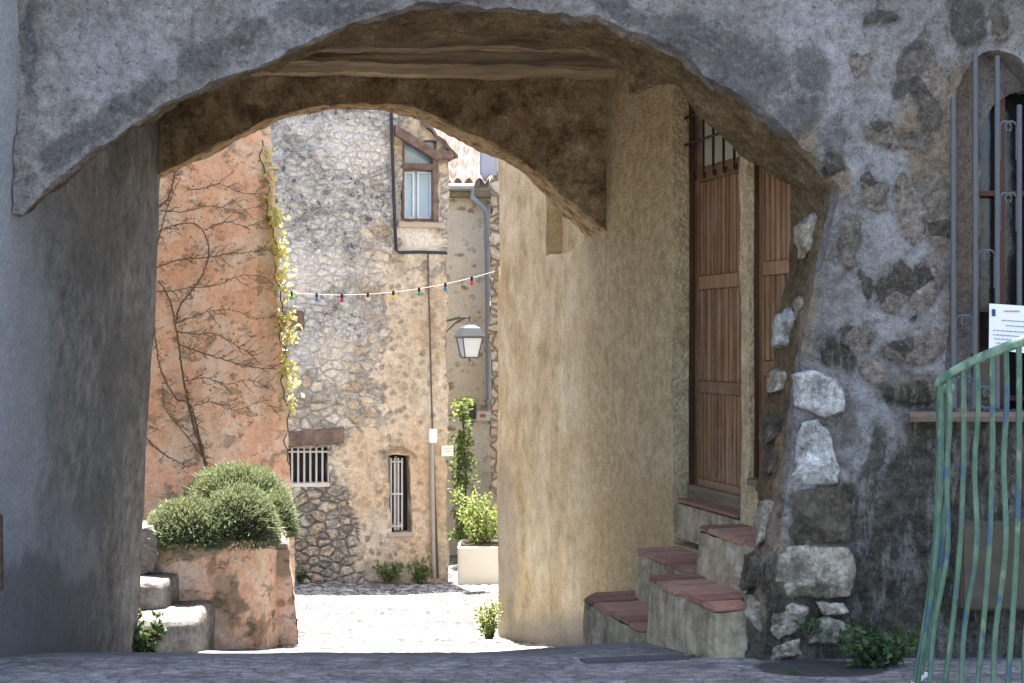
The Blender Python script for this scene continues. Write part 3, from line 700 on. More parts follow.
TILE = NT('terracotta tread tiles', .75, .3)
def _tile(s):
    r = s.island(); n = s.noise(18, 5, .65)
    c = s.ramp(r, [(0, (.17, .075, .05)), (.5, (.26, .125, .085)), (1, (.34, .185, .13))]); c = s.mix(c, s.ramp(n, [(.3, .65), (.7, 1.25)]), .8, 'MULTIPLY')
    c = s.mix(c, (.30, .26, .23), s.ramp(s.noise(6, 5, .7), [(.55, 0), (.72, .5)]))
    return s.out(c, s.bump(n, .3, .01))
TILE = _tile(TILE)
def m_step():
    s = NT('stained cement riser', .95, .15); v = s.scale(s.pos, (6, 6, 1.2)); st = s.noise(1.7, 6, .65, v); n = s.noise(6, 10, .78); f = s.noise(60, 6, .78)
    c = s.ramp(n, [(.36, (.21, .16, .10)), (.5, (.38, .305, .20)), (.64, (.52, .44, .31))]); c = s.mix(c, s.ramp(st, [(.3, .55), (.7, 1.25)]), .9, 'MULTIPLY')
    c = s.mix(c, (.50, .48, .44), s.ramp(s.noise(5, 5, .7, s.scale(s.pos, (1, 1, 1.6))), [(.60, 0), (.66, .7)]))
    return s.out(c, s.bump(s.math('ADD', n, s.math('MULTIPLY', f, .4)), .7, .025))
STEP = m_step()
steps = empty('tiled_steps', 'small cement steps with terracotta treads below the slatted doors', 'steps', (.8, 8, 0))
def step(Y0, Y1, o0, o1, zt, zb, rad, seed):
    random.seed(seed)
    # plan outline: wall -> nose with a rounded far corner
    pl = [(Y1, o0)] + [(Y1 - rad + rad * math.cos(a), o1 - rad + rad * math.sin(a)) for a in [k * math.pi / 2 / 7 for k in range(8)]] + [(Y0, o1), (Y0, o0)]
    pl = polyline(pl, 60)
    bm = bmesh.new()
    grid(bm, lambda u, v: WL(pl[int(round(u * 59))][0], pl[int(round(u * 59))][1] + .02 * (1 - v), lerp(zb, zt - .03, v)), 59, 12)
    grid(bm, lambda u, v: WL(lerp(Y0, Y1, u), lerp(o0, pl[int(round((1 - u) * 59))][1] if False else o1 - .02, v), zt - .034), 10, 4)
    displace(bm, [(3, .016), (10, .008), (26, .004)])
    so = obj('step', bm, STEP, steps, smooth=60)
    bm = bmesh.new(); n = max(3, int((Y1 - Y0) / .15)); w = (Y1 - Y0) / n
    for i in range(n):
        a = Y0 + i * w + .004; b = Y0 + (i + 1) * w - .004; dz = rnd(-.004, .004); do = rnd(-.008, .008)
        oe = o1 + .015 + do; oeb = oe - (rad * .75 if i == n - 1 else 0)
        b2 = bmesh.new()
        hexa(b2, [WL(a, o0, zt - .03 + dz), WL(b, o0, zt - .03 + dz), WL(b, oeb, zt - .03 + dz), WL(a, oe, zt - .03 + dz), WL(a, o0, zt + dz), WL(b, o0, zt + dz), WL(b, oeb, zt + dz), WL(a, oe, zt + dz)])
        bmesh.ops.bevel(b2, geom=b2.edges[:], offset=.009, segments=2, affect='EDGES')
        t = bpy.data.meshes.new('t'); b2.to_mesh(t); b2.free(); bm.from_mesh(t); bpy.data.meshes.remove(t)
    obj('tread', bm, TILE, so)
step(8.056, 9.12, -.02, .60, E - 1.585, E - 2.3, .15, 1)
step(8.056, 8.93, -.02, .29, E - 1.285, E - 2.0, .03, 2)
step(7.14, 8.05, -.02, .575, E - 1.30, E - 2.2, .04, 3)
step(7.14, 8.05, -.02, .27, E - 1.03, E - 1.9, .03, 4)
bm = bmesh.new()
grid(bm, lambda u, v: WL(lerp(8.07, 8.93, u), [-.2, -.001, .006, .004, -.0][0] if v < .2 else (.004 if v < .85 else -.15), lerp(E - 1.30, E - 1.0, clamp(v * 1.18))), 24, 20)
so = obj('step', bm, STEP, steps, smooth=40)
bm = bmesh.new(); wbox(bm, 8.07, 8.94, -.16, .012, E - 1.003, E - .985)
obj('tread', bm, TILE, so)

# ------------------------------------------------------------------ far houses
class Facade:
    def __init__(s, a, b):
        s.a, s.b = Vector((a[0], a[1], 0)), Vector((b[0], b[1], 0)); s.d = (s.b - s.a).normalized(); s.n = Vector((s.d.y, -s.d.x, 0)); s.L = (s.b - s.a).length
    def fr(s, t, o, z): return s.a + s.d * t + s.n * o + Vector((0, 0, z))
    def st(s, px, py, o=0):
        k = (px - 512) / F; a = s.a + s.n * o
        t = (k * a.y - a.x) / (s.d.x - k * s.d.y); Y = a.y + t * s.d.y
        return t, E - (py - 341.5) / F * Y
    def pt(s, px, py, o=0):
        t, z = s.st(px, py, o); return s.fr(t, o, z)
    def rect(s, x0, x1, y0, y1):
        t0, _ = s.st(x0, y0); t1, _ = s.st(x1, y0); _, z1 = s.st((x0 + x1) / 2, y0); _, z0 = s.st((x0 + x1) / 2, y1); return t0, t1, z0, z1
    def box(s, bm, x0, x1, y0, y1, o0, o1, bev=0.0):
        t0, t1, z0, z1 = s.rect(x0, x1, y0, y1); s.tbox(bm, t0, t1, o0, o1, z0, z1, bev)
    def tbox(s, bm, t0, t1, o0, o1, z0, z1, bev=0.0):
        b2 = bmesh.new(); f = s.fr
        hexa(b2, [f(t0, o1, z0), f(t1, o1, z0), f(t1, o0, z0), f(t0, o0, z0), f(t0, o1, z1), f(t1, o1, z1), f(t1, o0, z1), f(t0, o0, z1)])
        if bev: bmesh.ops.bevel(b2, geom=b2.edges[:], offset=bev, segments=2, affect='EDGES')
        t = bpy.data.meshes.new('t'); b2.to_mesh(t); b2.free(); bm.from_mesh(t); bpy.data.meshes.remove(t)
SH = Facade((-2.818, 17.5), (-.81, 18.0))
def m_stonehouse():
    s = NT('rubble stone and old render', .95, .12); a = s.attr('mask'); b = s.attr('tint')
    n = s.noise(1.3, 7, .66); m = s.noise(7, 10, .78); f = s.noise(30, 7, .8)
    mort = s.mix((.46, .445, .42), (.13, .118, .10), s.math('MULTIPLY', b[1], s.ramp(m, [(.40, .25), (.56, 1)]), cl=True))
    grey, h1, k1 = rubble(s, 9.0, [(.10, .10, .11), (.42, .41, .40), (.22, .215, .22), (.60, .59, .575), (.44, .38, .31), (.30, .305, .33), (.66, .64, .61), (.16, .155, .15)], (.44, .43, .41), joint=.13, warp=.15)
    grey = s.mix(grey, s.mix((.50, .49, .475), (.62, .61, .59), f), s.ramp(s.noise(3.6, 9, .78), [(.51, 0), (.56, .9)]))
    grey = s.mix(grey, (.07, .07, .075), s.math('MULTIPLY', s.ramp(s.noise(12, 9, .8), [(.545, 0), (.59, 1)]), .85))
    tan, h2, k2 = rubble(s, 6.4, [(.50, .41, .30), (.32, .30, .28), (.64, .55, .43), (.38, .29, .21), (.66, .61, .53), (.27, .235, .20)], mort, joint=.085, warp=.13)
    tan = s.mix(tan, s.ramp(s.noise(14, 9, .8), [(.40, .6), (.5, 1.0), (.60, 1.2)]), .8, 'MULTIPLY')
    ren = s.ramp(n, [(.36, (.54, .44, .335)), (.5, (.61, .52, .41)), (.64, (.66, .595, .50))])
    ren = s.mix(ren, s.ramp(m, [(.36, .55), (.5, 1), (.64, 1.15)]), .8, 'MULTIPLY')
    spot = s.math('MULTIPLY', s.ramp(s.vor(8, s.warp(s.pos, 9, .1), 'F1', 'Distance'), [(.24, 1), (.46, 0)]), s.ramp(m, [(.44, 0), (.54, 1)]))
    ren = s.mix(ren, s.mix((.20, .155, .115), (.33, .28, .22), f), spot)
    ka = s.edge(a[1], s.math('ADD', s.math('MULTIPLY', m, .6), s.math('MULTIPLY', n, .4)), .14, .9)
    col = s.mix(tan, grey, ka); h = s.mix(h2, h1, ka)
    kr = s.edge(a[0], s.math('ADD', s.math('MULTIPLY', m, .6), s.math('MULTIPLY', n, .4)), .10, 1.0)
    ren = s.mix(ren, (.20, .155, .11), s.math('MULTIPLY', s.ramp(s.noise(15, 9, .8), [(.545, 0), (.59, 1)]), .75))
    # render smeared over the upper stones
    col = s.mix(col, ren, kr); h = s.mix(h, s.math('MULTIPLY_ADD', m, .4, .5), kr)
    col = s.mix(col, s.mix((.46, .46, .455), (.56, .555, .54), m), s.edge(a[2], m, .1, .35))
    col = s.mix(col, (.72, .69, .64), s.math('MULTIPLY', s.edge(b[0], m, .3, .9), .75))
    col = s.mix(col, (.10, .092, .082), s.math('MULTIPLY', s.math('MULTIPLY', s.edge(b[1], m, .2, 1.0), s.ramp(s.noise(18, 9, .8), [(.48, 0), (.55, 1)])), .7))
    col = s.mix(col, (.60, .40, .24), s.math('MULTIPLY', s.edge(b[2], m, .3, 1.0), .35))
    col = s.mix(col, s.ramp(f, [(.37, .62), (.63, 1.25)]), .85, 'MULTIPLY')
    h = s.math('ADD', h, s.math('MULTIPLY', f, .35)); h = s.math('ADD', h, s.math('MULTIPLY', m, .4))
    return s.out(col, s.bump(h, 1.0, .05))
stone_h = empty('stone_house', 'old rubble stone house with barred windows closing the far end of the lane', 'house', (-1.8, 17.8, 0))
W1 = SH.rect(402, 436, 140, 222); W2 = SH.rect(283, 329, 446, 487); W3 = SH.rect(389, 410, 456, 533); W4 = SH.rect(270, 287, 330, 386)
def stone_house():
    bm = bmesh.new()
    zb = E - 3.4; t_r = SH.L; tl = -4.5
    zt = SH.st(446, 152)[1]; zc = SH.st(400, 152)[1]
    holed(bm, SH.fr, tl, t_r, zb, W1[3], [(W1[0], W1[1], W1[2], W1[3], .16, False), (W2[0], W2[1], W2[2], W2[3], .22, False), (W3[0], W3[1], W3[2], W3[3], .26, False)], .045)
    # the top under the sloping verge
    v0 = SH.st(448, 150); v1 = SH.st(418, 119)
    slope = (v1[1] - v0[1]) / (v1[0] - v0[0])
    ztop = lambda t: min(v0[1] + slope * (t - v0[0]), E + 3.15 + .02 * t)
    grid(bm, lambda u, v: SH.fr(lerp(tl, t_r, u), 0, lerp(W1[3], max(W1[3] + .01, ztop(lerp(tl, t_r, u))), v)), 150, 24)
    # right hand end and body
    dpt = 5.0
    quadgrid(bm, SH.fr(t_r, 0, zb), SH.fr(t_r, -dpt, zb), SH.fr(t_r, -dpt, ztop(t_r)), SH.fr(t_r, 0, ztop(t_r)), .12)
    quadgrid(bm, SH.fr(tl, 0, zb), SH.fr(tl, -dpt, zb), SH.fr(tl, -dpt, E + 3.0), SH.fr(tl, 0, E + 3.0), .5)
    displace(bm, [(1.2, .04), (5, .022), (11, .014)])
    def mk(c):
        px, py = topx(c); w = noise.noise(c * 1.1) * 60; q = nvec(c, 3) * 16 + nvec(c, 8) * 10; px += q.x; py += q.z
        ren = max(sstep(372, 425, px + w * .6) * sstep(225, 300, py + w * .5), ell(px, py, 385, 500, 70, 90), ell(px, py, 425, 240, 24, 26), .62 * ell(px, py, 420, 140, 40, 40), .45 * ell(px, py, 345, 300, 60, 20))
        ren = max(ren * (1 - .9 * ell(px, py, 315, 530, 50, 60)), 0)
        gr = clamp(sstep(440, 350, px + w) * sstep(400, 290, py + w * .8))
        cem = max(ell(px, py, 297, 345, 10, 50) if px < 330 else 0, ell(px, py, 347, 320, 6, 30) * .8, .9 * ell(px, py, 302, 300, 14, 10))
        return (clamp(ren), gr, clamp(cem), 1)
    def tn(c):
        px, py = topx(c); q = nvec(c, 3) * 16 + nvec(c, 8) * 10; px += q.x; py += q.z
        pale = max(ell(px, py, 360, 150, 34, 24), ell(px, py, 330, 130, 40, 14) * .6, ell(px, py, 310, 270, 40, 26) * .8, ell(px, py, 422, 240, 24, 14), ell(px, py, 365, 270, 30, 16) * .5, ell(px, py, 330, 355, 26, 34) * .6)
        dk = max(ell(px, py, 318, 530, 44, 56) * 1.0, ell(px, py, 400, 452, 24, 9), ell(px, py, 383, 480, 7, 34) * .7, ell(px, py, 330, 230, 46, 30) * .25, ell(px, py, 305, 400, 34, 26) * .35, sstep(560, 582, py) * .5, ell(px, py, 360, 295, 34, 16) * .3, ell(px, py, 410, 540, 20, 6))
        og = max(ell(px, py, 420, 500, 34, 80), ell(px, py, 365, 470, 24, 60) * .8, ell(px, py, 430, 330, 14, 60) * .5)
        return (clamp(pale), clamp(dk), clamp(og), 1)
    obj('wall', bm, m_stonehouse(), stone_h, smooth=75, masks={'mask': mk, 'tint': tn})
    # roof slab with tile ends along the verge
    bm = bmesh.new()
    pv = [(t_r + .12, v0[1] - .10), (v1[0], v1[1] + .03), (v1[0] - .25, E + 3.17), (tl - .2, E + 3.17)]
    pv = [(t, min(z, E + 3.2)) for t, z in pv]
    pv = polyline(pv, 60)
    grid(bm, lambda u, v: SH.fr(pv[int(round(u * 59))][0], lerp(.05, -5.1, v), pv[int(round(u * 59))][1] + .035 * (1 + math.sin(u * 200))), 59, 12)
    grid(bm, lambda u, v: SH.fr(pv[int(round(u * 59))][0], .05, pv[int(round(u * 59))][1] + .035 * (1 + math.sin(u * 200)) - .06 * v), 59, 1)
    obj('roof', bm, ROOFT, stone_h, smooth=40)
def m_rooftile():
    s = NT('clay roof tiles', .85, .2); n = s.noise(7, 5, .65); r = s.noise(2.3, 2, .5, s.scale(s.pos, (3, 1.2, 1)))
    c = s.ramp(r, [(.3, (.075, .05, .04)), (.5, (.125, .092, .078)), (.7, (.18, .15, .135))]); c = s.mix(c, s.ramp(n, [(.3, .7), (.7, 1.15)]), .8, 'MULTIPLY')
    return s.out(c, s.bump(n, .3, .02))
ROOFT = m_rooftile()
stone_house()
WOODB = m_wood('weathered brown timber', (.075, .05, .042), (.20, .14, .115), (14, 14, 14), .75, .5)
PANE = simple('window glass', (.26, .42, .60), .06, .9, .0, .12, 2, .01)  # sky reflection put into the panes as a blue base colour
DARKIN = simple('dark interior', (.015, .015, .017), .6)
BARW = simple('pale grey iron bars', (.42, .42, .42), .5, .4, 0, .15, 30)
def bars(bm, x0, x1, y0, y1, n, o, r, horiz=()):
    for i in range(n):
        x = lerp(x0, x1, i / (n - 1)); tube(bm, [SH.pt(x, y0, o), SH.pt(x, y1, o)], r, 6)
    for k in horiz:
        y = lerp(y0, y1, k); tube(bm, [SH.pt(x0 - 1, y, o + .012), SH.pt(x1 + 1, y, o + .012)], r, 6)
def far_windows():
    # upper window under the slanting timber
    bm = bmesh.new(); b = .008
    for q in ((402, 405, 140, 222), (432.5, 438.5, 150, 224), (402, 438, 163.5, 169.5), (405, 432.5, 218.5, 222)): SH.box(bm, *q, -.10, .015 if q[0] > 430 or q[2] == 163.5 else -.02, b)
    w = tag(obj('window', bm, WOODB, stone_h, smooth=40), 'tall window with brown timber frame and panes tinted with blue reflections')
    bm = bmesh.new(); SH.box(bm, 403, 436, 138, 222, -.145, -.125); obj('pane', bm, PANE, w)
    bm = bmesh.new()
    for q in ((405, 415.5, 171, 218), (418.5, 432.5, 171, 218)):
        t0, t1, z0, z1 = SH.rect(*q); e = .022
        for k in ((t0, t0 + e, z0, z1), (t1 - e, t1, z0, z1), (t0 + e, t1 - e, z0, z0 + e), (t0 + e, t1 - e, z1 - e, z1)): SH.tbox(bm, k[0], k[1], -.12, -.09, k[2], k[3])
    obj('sash', bm, simple('pale sash', (.55, .62, .70), .5), w)
    bm = bmesh.new(); SH.box(bm, 397.5, 441, 222.2, 228, -.1, .05, .01); obj('sill', bm, simple('stone sill', (.36, .29, .25), .9), w)
    bm = bmesh.new()
    a, c = SH.pt(395, 130, .05), SH.pt(437, 156, .05); rings = []
    for i in range(20):
        u = i / 19; p = a.lerp(c, u); h = .075 + .008 * noise.noise(p * 4)
        rings.append([bm.verts.new(p + SH.n * dx + Vector((0, 0, dz * h / .075))) for dx, dz in ((.04, -.06), (.05, 0), (.04, .065), (-.14, .065), (-.14, -.06))])
    for r0, r1 in zip(rings, rings[1:]):
        for k in range(5): bm.faces.new((r0[k], r0[(k + 1) % 5], r1[(k + 1) % 5], r1[k]))
    bm.faces.new(rings[0][::-1]); bm.faces.new(rings[-1])
    SH.box(bm, 435, 453, 151, 160, -.25, .07, .015); SH.box(bm, 452, 457.5, 154.5, 157.5, -.2, .02, .005)
    obj('lintel', bm, WOODB, stone_h, smooth=40)
    # barred window under a timber beam
    bm = bmesh.new(); SH.box(bm, 283, 330, 444, 488, -.24, -.22); w = tag(obj('window', bm, DARKIN, stone_h), 'low wide window behind pale bars')
    bm = bmesh.new(); bars(bm, 286, 328.5, 446, 487, 8, -.03, .013, (.14, .97)); obj('grille', bm, BARW, w)
    bm = bmesh.new(); SH.box(bm, 283, 330, 483, 487.5, -.2, .02, .01); obj('sill', bm, simple('pale sill', (.5, .47, .43), .9), w)
    bm = bmesh.new(); t0, t1, z0, z1 = SH.rect(279, 346, 429, 446)
    grid(bm, lambda u, v: SH.fr(lerp(t0, t1, u), (.06 if .12 < v < .88 and .02 < u < .98 else -.03) + .012 * noise.noise(Vector((u * 7, v * 4, 9))), lerp(z0, z1, clamp((v - .08) / .84)) + .05 * (u - .5) + .014 * noise.noise(Vector((u * 6, 3, 1)))), 50, 12)
    obj('lintel', bm, WOODB, w, smooth=50)
    # arched barred window
    bm = bmesh.new(); SH.box(bm, 388, 411, 455, 534, -.27, -.255); w = tag(obj('window', bm, DARKIN, stone_h), 'narrow barred window in an arched recess')
    bm = bmesh.new(); bars(bm, 391, 402, 458, 530, 4, -.06, .012, (.05, .5, .95)); obj('grille', bm, BARW, w)
    bm = bmesh.new(); SH.box(bm, 389.3, 391.2, 457, 532, -.2, -.12); SH.box(bm, 397, 398.6, 457, 532, -.2, -.12); SH.box(bm, 391.2, 403, 524, 528, -.2, -.12); obj('frame', bm, simple('grey window frame', (.40, .41, .42), .6), w)
    bm = bmesh.new(); SH.box(bm, 387, 414, 532.5, 537, -.2, .035, .012); obj('sill', bm, simple('stone sill', (.36, .29, .25), .9), w)
    bm = bmesh.new()
    for i in range(9):
        a0 = math.pi * (1 - i / 9) ; a1 = math.pi * (1 - (i + .9) / 9); q = []
        for o in (-.05, .03):
            for a, r in ((a0, 1), (a1, 1), (a1, 1.28), (a0, 1.28)): q.append(SH.pt(400 + 13.5 * r * math.cos(a), 459 - 9 * r * math.sin(a), o))
        hexa(bm, q)
    obj('arch_stones', bm, simple('dark voussoirs', (.22, .17, .13), .95, .1, 0, .5, 14, .8), w)
    # blocked opening with timber lintel at the left edge
    bm = bmesh.new(); SH.box(bm, 276, 304, 311, 330, -.1, .03, .012); w = tag(obj('window', bm, WOODB, stone_h), 'short timber lintel over a blocked opening')
    bm = bmesh.new(); SH.box(bm, 272, 286.5, 332, 384, -.02, .008); obj('boards', bm, simple('old dark boards', (.10, .07, .05), .9), w)
far_windows()

# second house with the tiled roof
TH = Facade((-1.6, 21.0), (3.5, 21.0))
def m_tan2():
    s = NT('pale stone and render', .95, .12); n = s.noise(1.5, 5, .62); m = s.noise(6, 6, .7); f = s.noise(30, 4, .7)
    c = s.ramp(n, [(.3, (.68, .61, .50)), (.7, (.76, .71, .62))]); sp = s.math('MULTIPLY', s.ramp(s.vor(4.2, s.warp(s.scale(s.pos, (1, 1, 1.7)), 6, .2)), [(.25, 1), (.4, 0)]), s.ramp(m, [(.45, 0), (.58, 1)]))
    c = s.mix(c, (.33, .26, .19), sp); c = s.mix(c, s.ramp(f, [(.3, .8), (.7, 1.1)]), .8, 'MULTIPLY')
    return s.out(c, s.bump(s.math('ADD', m, s.math('MULTIPLY', f, .4)), .8, .04))
TAN2 = m_tan2()
tiled_h = empty('tiled_house', 'pale rendered house with a sunlit clay tile roof behind the lantern', 'house', (.5, 21.2, 0))
def tiled_house():
    bm = bmesh.new(); ze = TH.st(460, 188)[1]
    holed(bm, TH.fr, 0, 5.1, E - 4, ze, [], .09)
    quadgrid(bm, (-1.6, 21, E - 4), (-1.6, 26, E - 4), (-1.6, 26, ze), (-1.6, 21, ze), .5)
    displace(bm, [(1.4, .03), (6, .02)])
    obj('wall', bm, TAN2, tiled_h, smooth=70)
    bm = bmesh.new(); pitch = .46; n = 34; w = 5.4 / n
    def rp(u, v):
        x = -1.7 + 5.4 * u; y = 20.82 + 4.2 * v
        row = v * 11; k = row - math.floor(row)
        return Vector((x, y, ze - .02 + (y - 20.82) * pitch + .10 * abs(math.cos(math.pi * x / w)) + .05 * (1 - k) + .01 * noise.noise(Vector((math.floor(x / w) * 3.3, math.floor(row) * 2.7, 0)))))
    grid(bm, rp, n * 8, 66)
    quadgrid(bm, (-1.7, 25.0, ze + 1.9), (3.7, 25.0, ze + 1.9), (3.7, 28, ze + .6), (-1.7, 28, ze + .6), .5)
    obj('roof', bm, ROOFT, tiled_h, smooth=50)
    bm = bmesh.new()
    for i in range(n):
        x = -1.7 + (i + .5) * w
    box(bm, (-1.6, 20.86, ze - .15), (3.4, 21.0, ze - .04)); bmesh.ops.bevel(bm, geom=bm.edges[:], offset=.01, segments=1, affect='EDGES')
    obj('cornice', bm, simple('mossy cornice', (.22, .18, .11), .95, .1, 0, .4, 12, .6), tiled_h)
    G = simple('grey zinc', (.34, .37, .41), .45, .5, .3, .12, 14)
    bm = bmesh.new(); g0, g1 = TH.pt(440, 187, .17), TH.pt(474, 187, .17); tube(bm, [g0, g1], .055, 10)
    obj('gutter', bm, G, tiled_h, smooth=60)
    bm = bmesh.new(); tube(bm, [g1 + Vector((-.03, 0, -.02)), TH.pt(472, 197, .16), TH.pt(485, 209, .10), TH.pt(487, 216, .08), TH.pt(488, 300, .08), TH.pt(489, 410, .08), TH.pt(492, 424, .08)], .042, 10)
    for y in (240, 292, 350, 400): tube(bm, [TH.pt(488, y, .08), TH.pt(488.1, y + 2.2, .08)], .055, 10)
    obj('downpipe', bm, G, tiled_h, smooth=60)
    bm = bmesh.new(); pts = [TH.pt(492 + .4 * math.sin(y), y, .03) for y in range(205, 420, 8)]; tube(bm, pts, .016, 5)  # thin dark line along the right of the downpipe
    obj('pipe_side_line', bm, simple('dark line', (.03, .03, .03)), tiled_h)
    bm = bmesh.new(); TH.box(bm, 469, 476, 404, 419, .0, .03); w = obj('window', bm, simple('dark small window', (.06, .07, .09), .3), tiled_h)
    bm = bmesh.new(); TH.box(bm, 466, 478, 398, 402, 0, .08, .01); obj('lintel', bm, simple('pale lintel', (.5, .47, .42)), w)
    # chimney block with blue grey flashing
    bm = bmesh.new(); box(bm, (-.48, 21.05, ze - .02), (-.22, 21.4, E + 2.88)); bmesh.ops.bevel(bm, geom=bm.edges[:], offset=.03, segments=2, affect='EDGES')
    ch = obj('chimney', bm, simple('blue grey chimney render', (.34, .36, .42), .9, .1, 0, .15, 5, .3), tiled_h)
tiled_house()
# rubble edge of the neighbouring wall seen beside the downpipe
bm = bmesh.new()
grid(bm, lambda u, v: Vector((lerp(-.30, 1.2, u) + .05 * noise.noise(Vector((1, 2, v * 9))) * (1 - u) + .03 * noise.noise(Vector((4, 2, v * 30))) * (1 - u), 20.0 + .1 * u, lerp(E - 3.4, E + 2.34, v))), 26, 120)
grid(bm, lambda u, v: Vector((-.30 + .05 * noise.noise(Vector((1, 2, v * 9))) + .03 * noise.noise(Vector((4, 2, v * 30))), 20.0 + .6 * u, lerp(E - 3.4, E + 2.34, v))), 4, 120)
grid(bm, lambda u, v: Vector((lerp(-.30, 1.2, u), 20.0 + .6 * v, E + 2.34)), 6, 4)
displace(bm, [(5, .03), (13, .02)])
def m_rub2():
    s = NT('tan rubble', .95, .1); c, h, k = rubble(s, 5.0, [(.42, .35, .26), (.33, .28, .22), (.50, .45, .37)], (.24, .19, .14), joint=.09, warp=.14)
    return s.out(c, s.bump(h, 1.0, .05))
RUB2 = m_rub2()
tag(obj('stub_wall', bm, RUB2, smooth=75), 'narrow rubble wall end squeezed between downpipe and ochre house', 'wall')

# pink house
PH = Facade((-3.30, 12.3), (-2.10, 13.35))
def m_pink():
    s = NT('pink lime render', .95, .12); a = s.attr('mask'); n = s.noise(2.4, 8, .7); m = s.noise(9, 10, .78); f = s.noise(40, 6, .78)
    c = s.ramp(n, [(.36, (.82, .46, .30)), (.5, (.88, .56, .395)), (.64, (.88, .69, .55))])
    c = s.mix(c, s.ramp(m, [(.36, .72), (.5, 1), (.64, 1.12)]), .8, 'MULTIPLY')
    pz = s.scale(s.pos, (1.0, 1.0, 1.9)); g1 = s.noise(4.2, 9, .74, pz); g2 = s.noise(3.0, 9, .74, s.scale(s.pos, (1.1, 1.1, 1.5)))
    st = s.ramp(g1, [(.56, 0), (.62, .75)]); r = s.sep(s.vor(4.6, pz, 'F1', 'Color'))
    c = s.mix(c, (.88, .76, .64), s.math('MULTIPLY', s.ramp(g2, [(.52, 0), (.58, 1)]), .6))
    c = s.mix(c, (.40, .28, .20), s.math('MULTIPLY', s.ramp(s.noise(17, 9, .8), [(.555, 0), (.61, 1)]), .6))
    sc_ = s.ramp(r[1], [(0, (.22, .21, .20)), (.5, (.38, .345, .30)), (1, (.46, .38, .27))]); sc_ = s.mix(sc_, s.ramp(f, [(.38, .5), (.62, 1.35)]), .9, 'MULTIPLY')
    c = s.mix(c, sc_, s.math('MULTIPLY', st, .9))
    c = s.mix(c, s.mix((.42, .31, .22), (.24, .20, .14), m), s.math('MULTIPLY', s.edge(a[0], m, .2, 1.1), .75))
    c = s.mix(c, s.mix((.13, .105, .065), (.34, .255, .17), f), s.math('MULTIPLY', s.edge(a[1], m, .25, 1.6), .65))
    c = s.mix(c, s.ramp(f, [(.3, .8), (.7, 1.12)]), .8, 'MULTIPLY')
    h = s.math('ADD', m, s.math('MULTIPLY', f, .4)); h = s.math('ADD', h, s.math('MULTIPLY', st, .6))
    return s.out(c, s.bump(h, .85, .035))
PINK = m_pink()
pink_h = empty('pink_house', 'pink rendered stone house overgrown with bare creeper', 'house', (-2.8, 12.8, 0))
def pink_house():
    bm = bmesh.new()
    def f(u, v):
        z = lerp(E - 2.9, E + 2.6, v); t = lerp(-.5, PH.L, u); o = .10 * sstep(E - .3, E - 2.6, z)
        t += u * (.20 * (1 - sstep(E - 1.9, E + 2.2, z)) - .19)
        return PH.fr(t, o, z)
    grid(bm, f, 52, 130)
    def e(u, v):
        p = f(1, v); return p + Vector((-.55, 1, 0)) * 1.6 * u
    grid(bm, e, 10, 60)
    zt = E + 2.6
    A = PH.fr(-.5, 0, zt); B = PH.fr(PH.L, 0, zt)
    grid(bm, lambda u, v: A.lerp(B, u) + Vector((-.55, 1, 0)) * 1.6 * v, 4, 4)
    displace(bm, [(1.3, .03), (5, .016), (13, .009)])
    obj('wall', bm, PINK, pink_h, smooth=75, masks={'mask': lambda c: (clamp(ell(*topx(c), 266, 300, 12, 190) * .45), 0, 0, 1)})
pink_house()
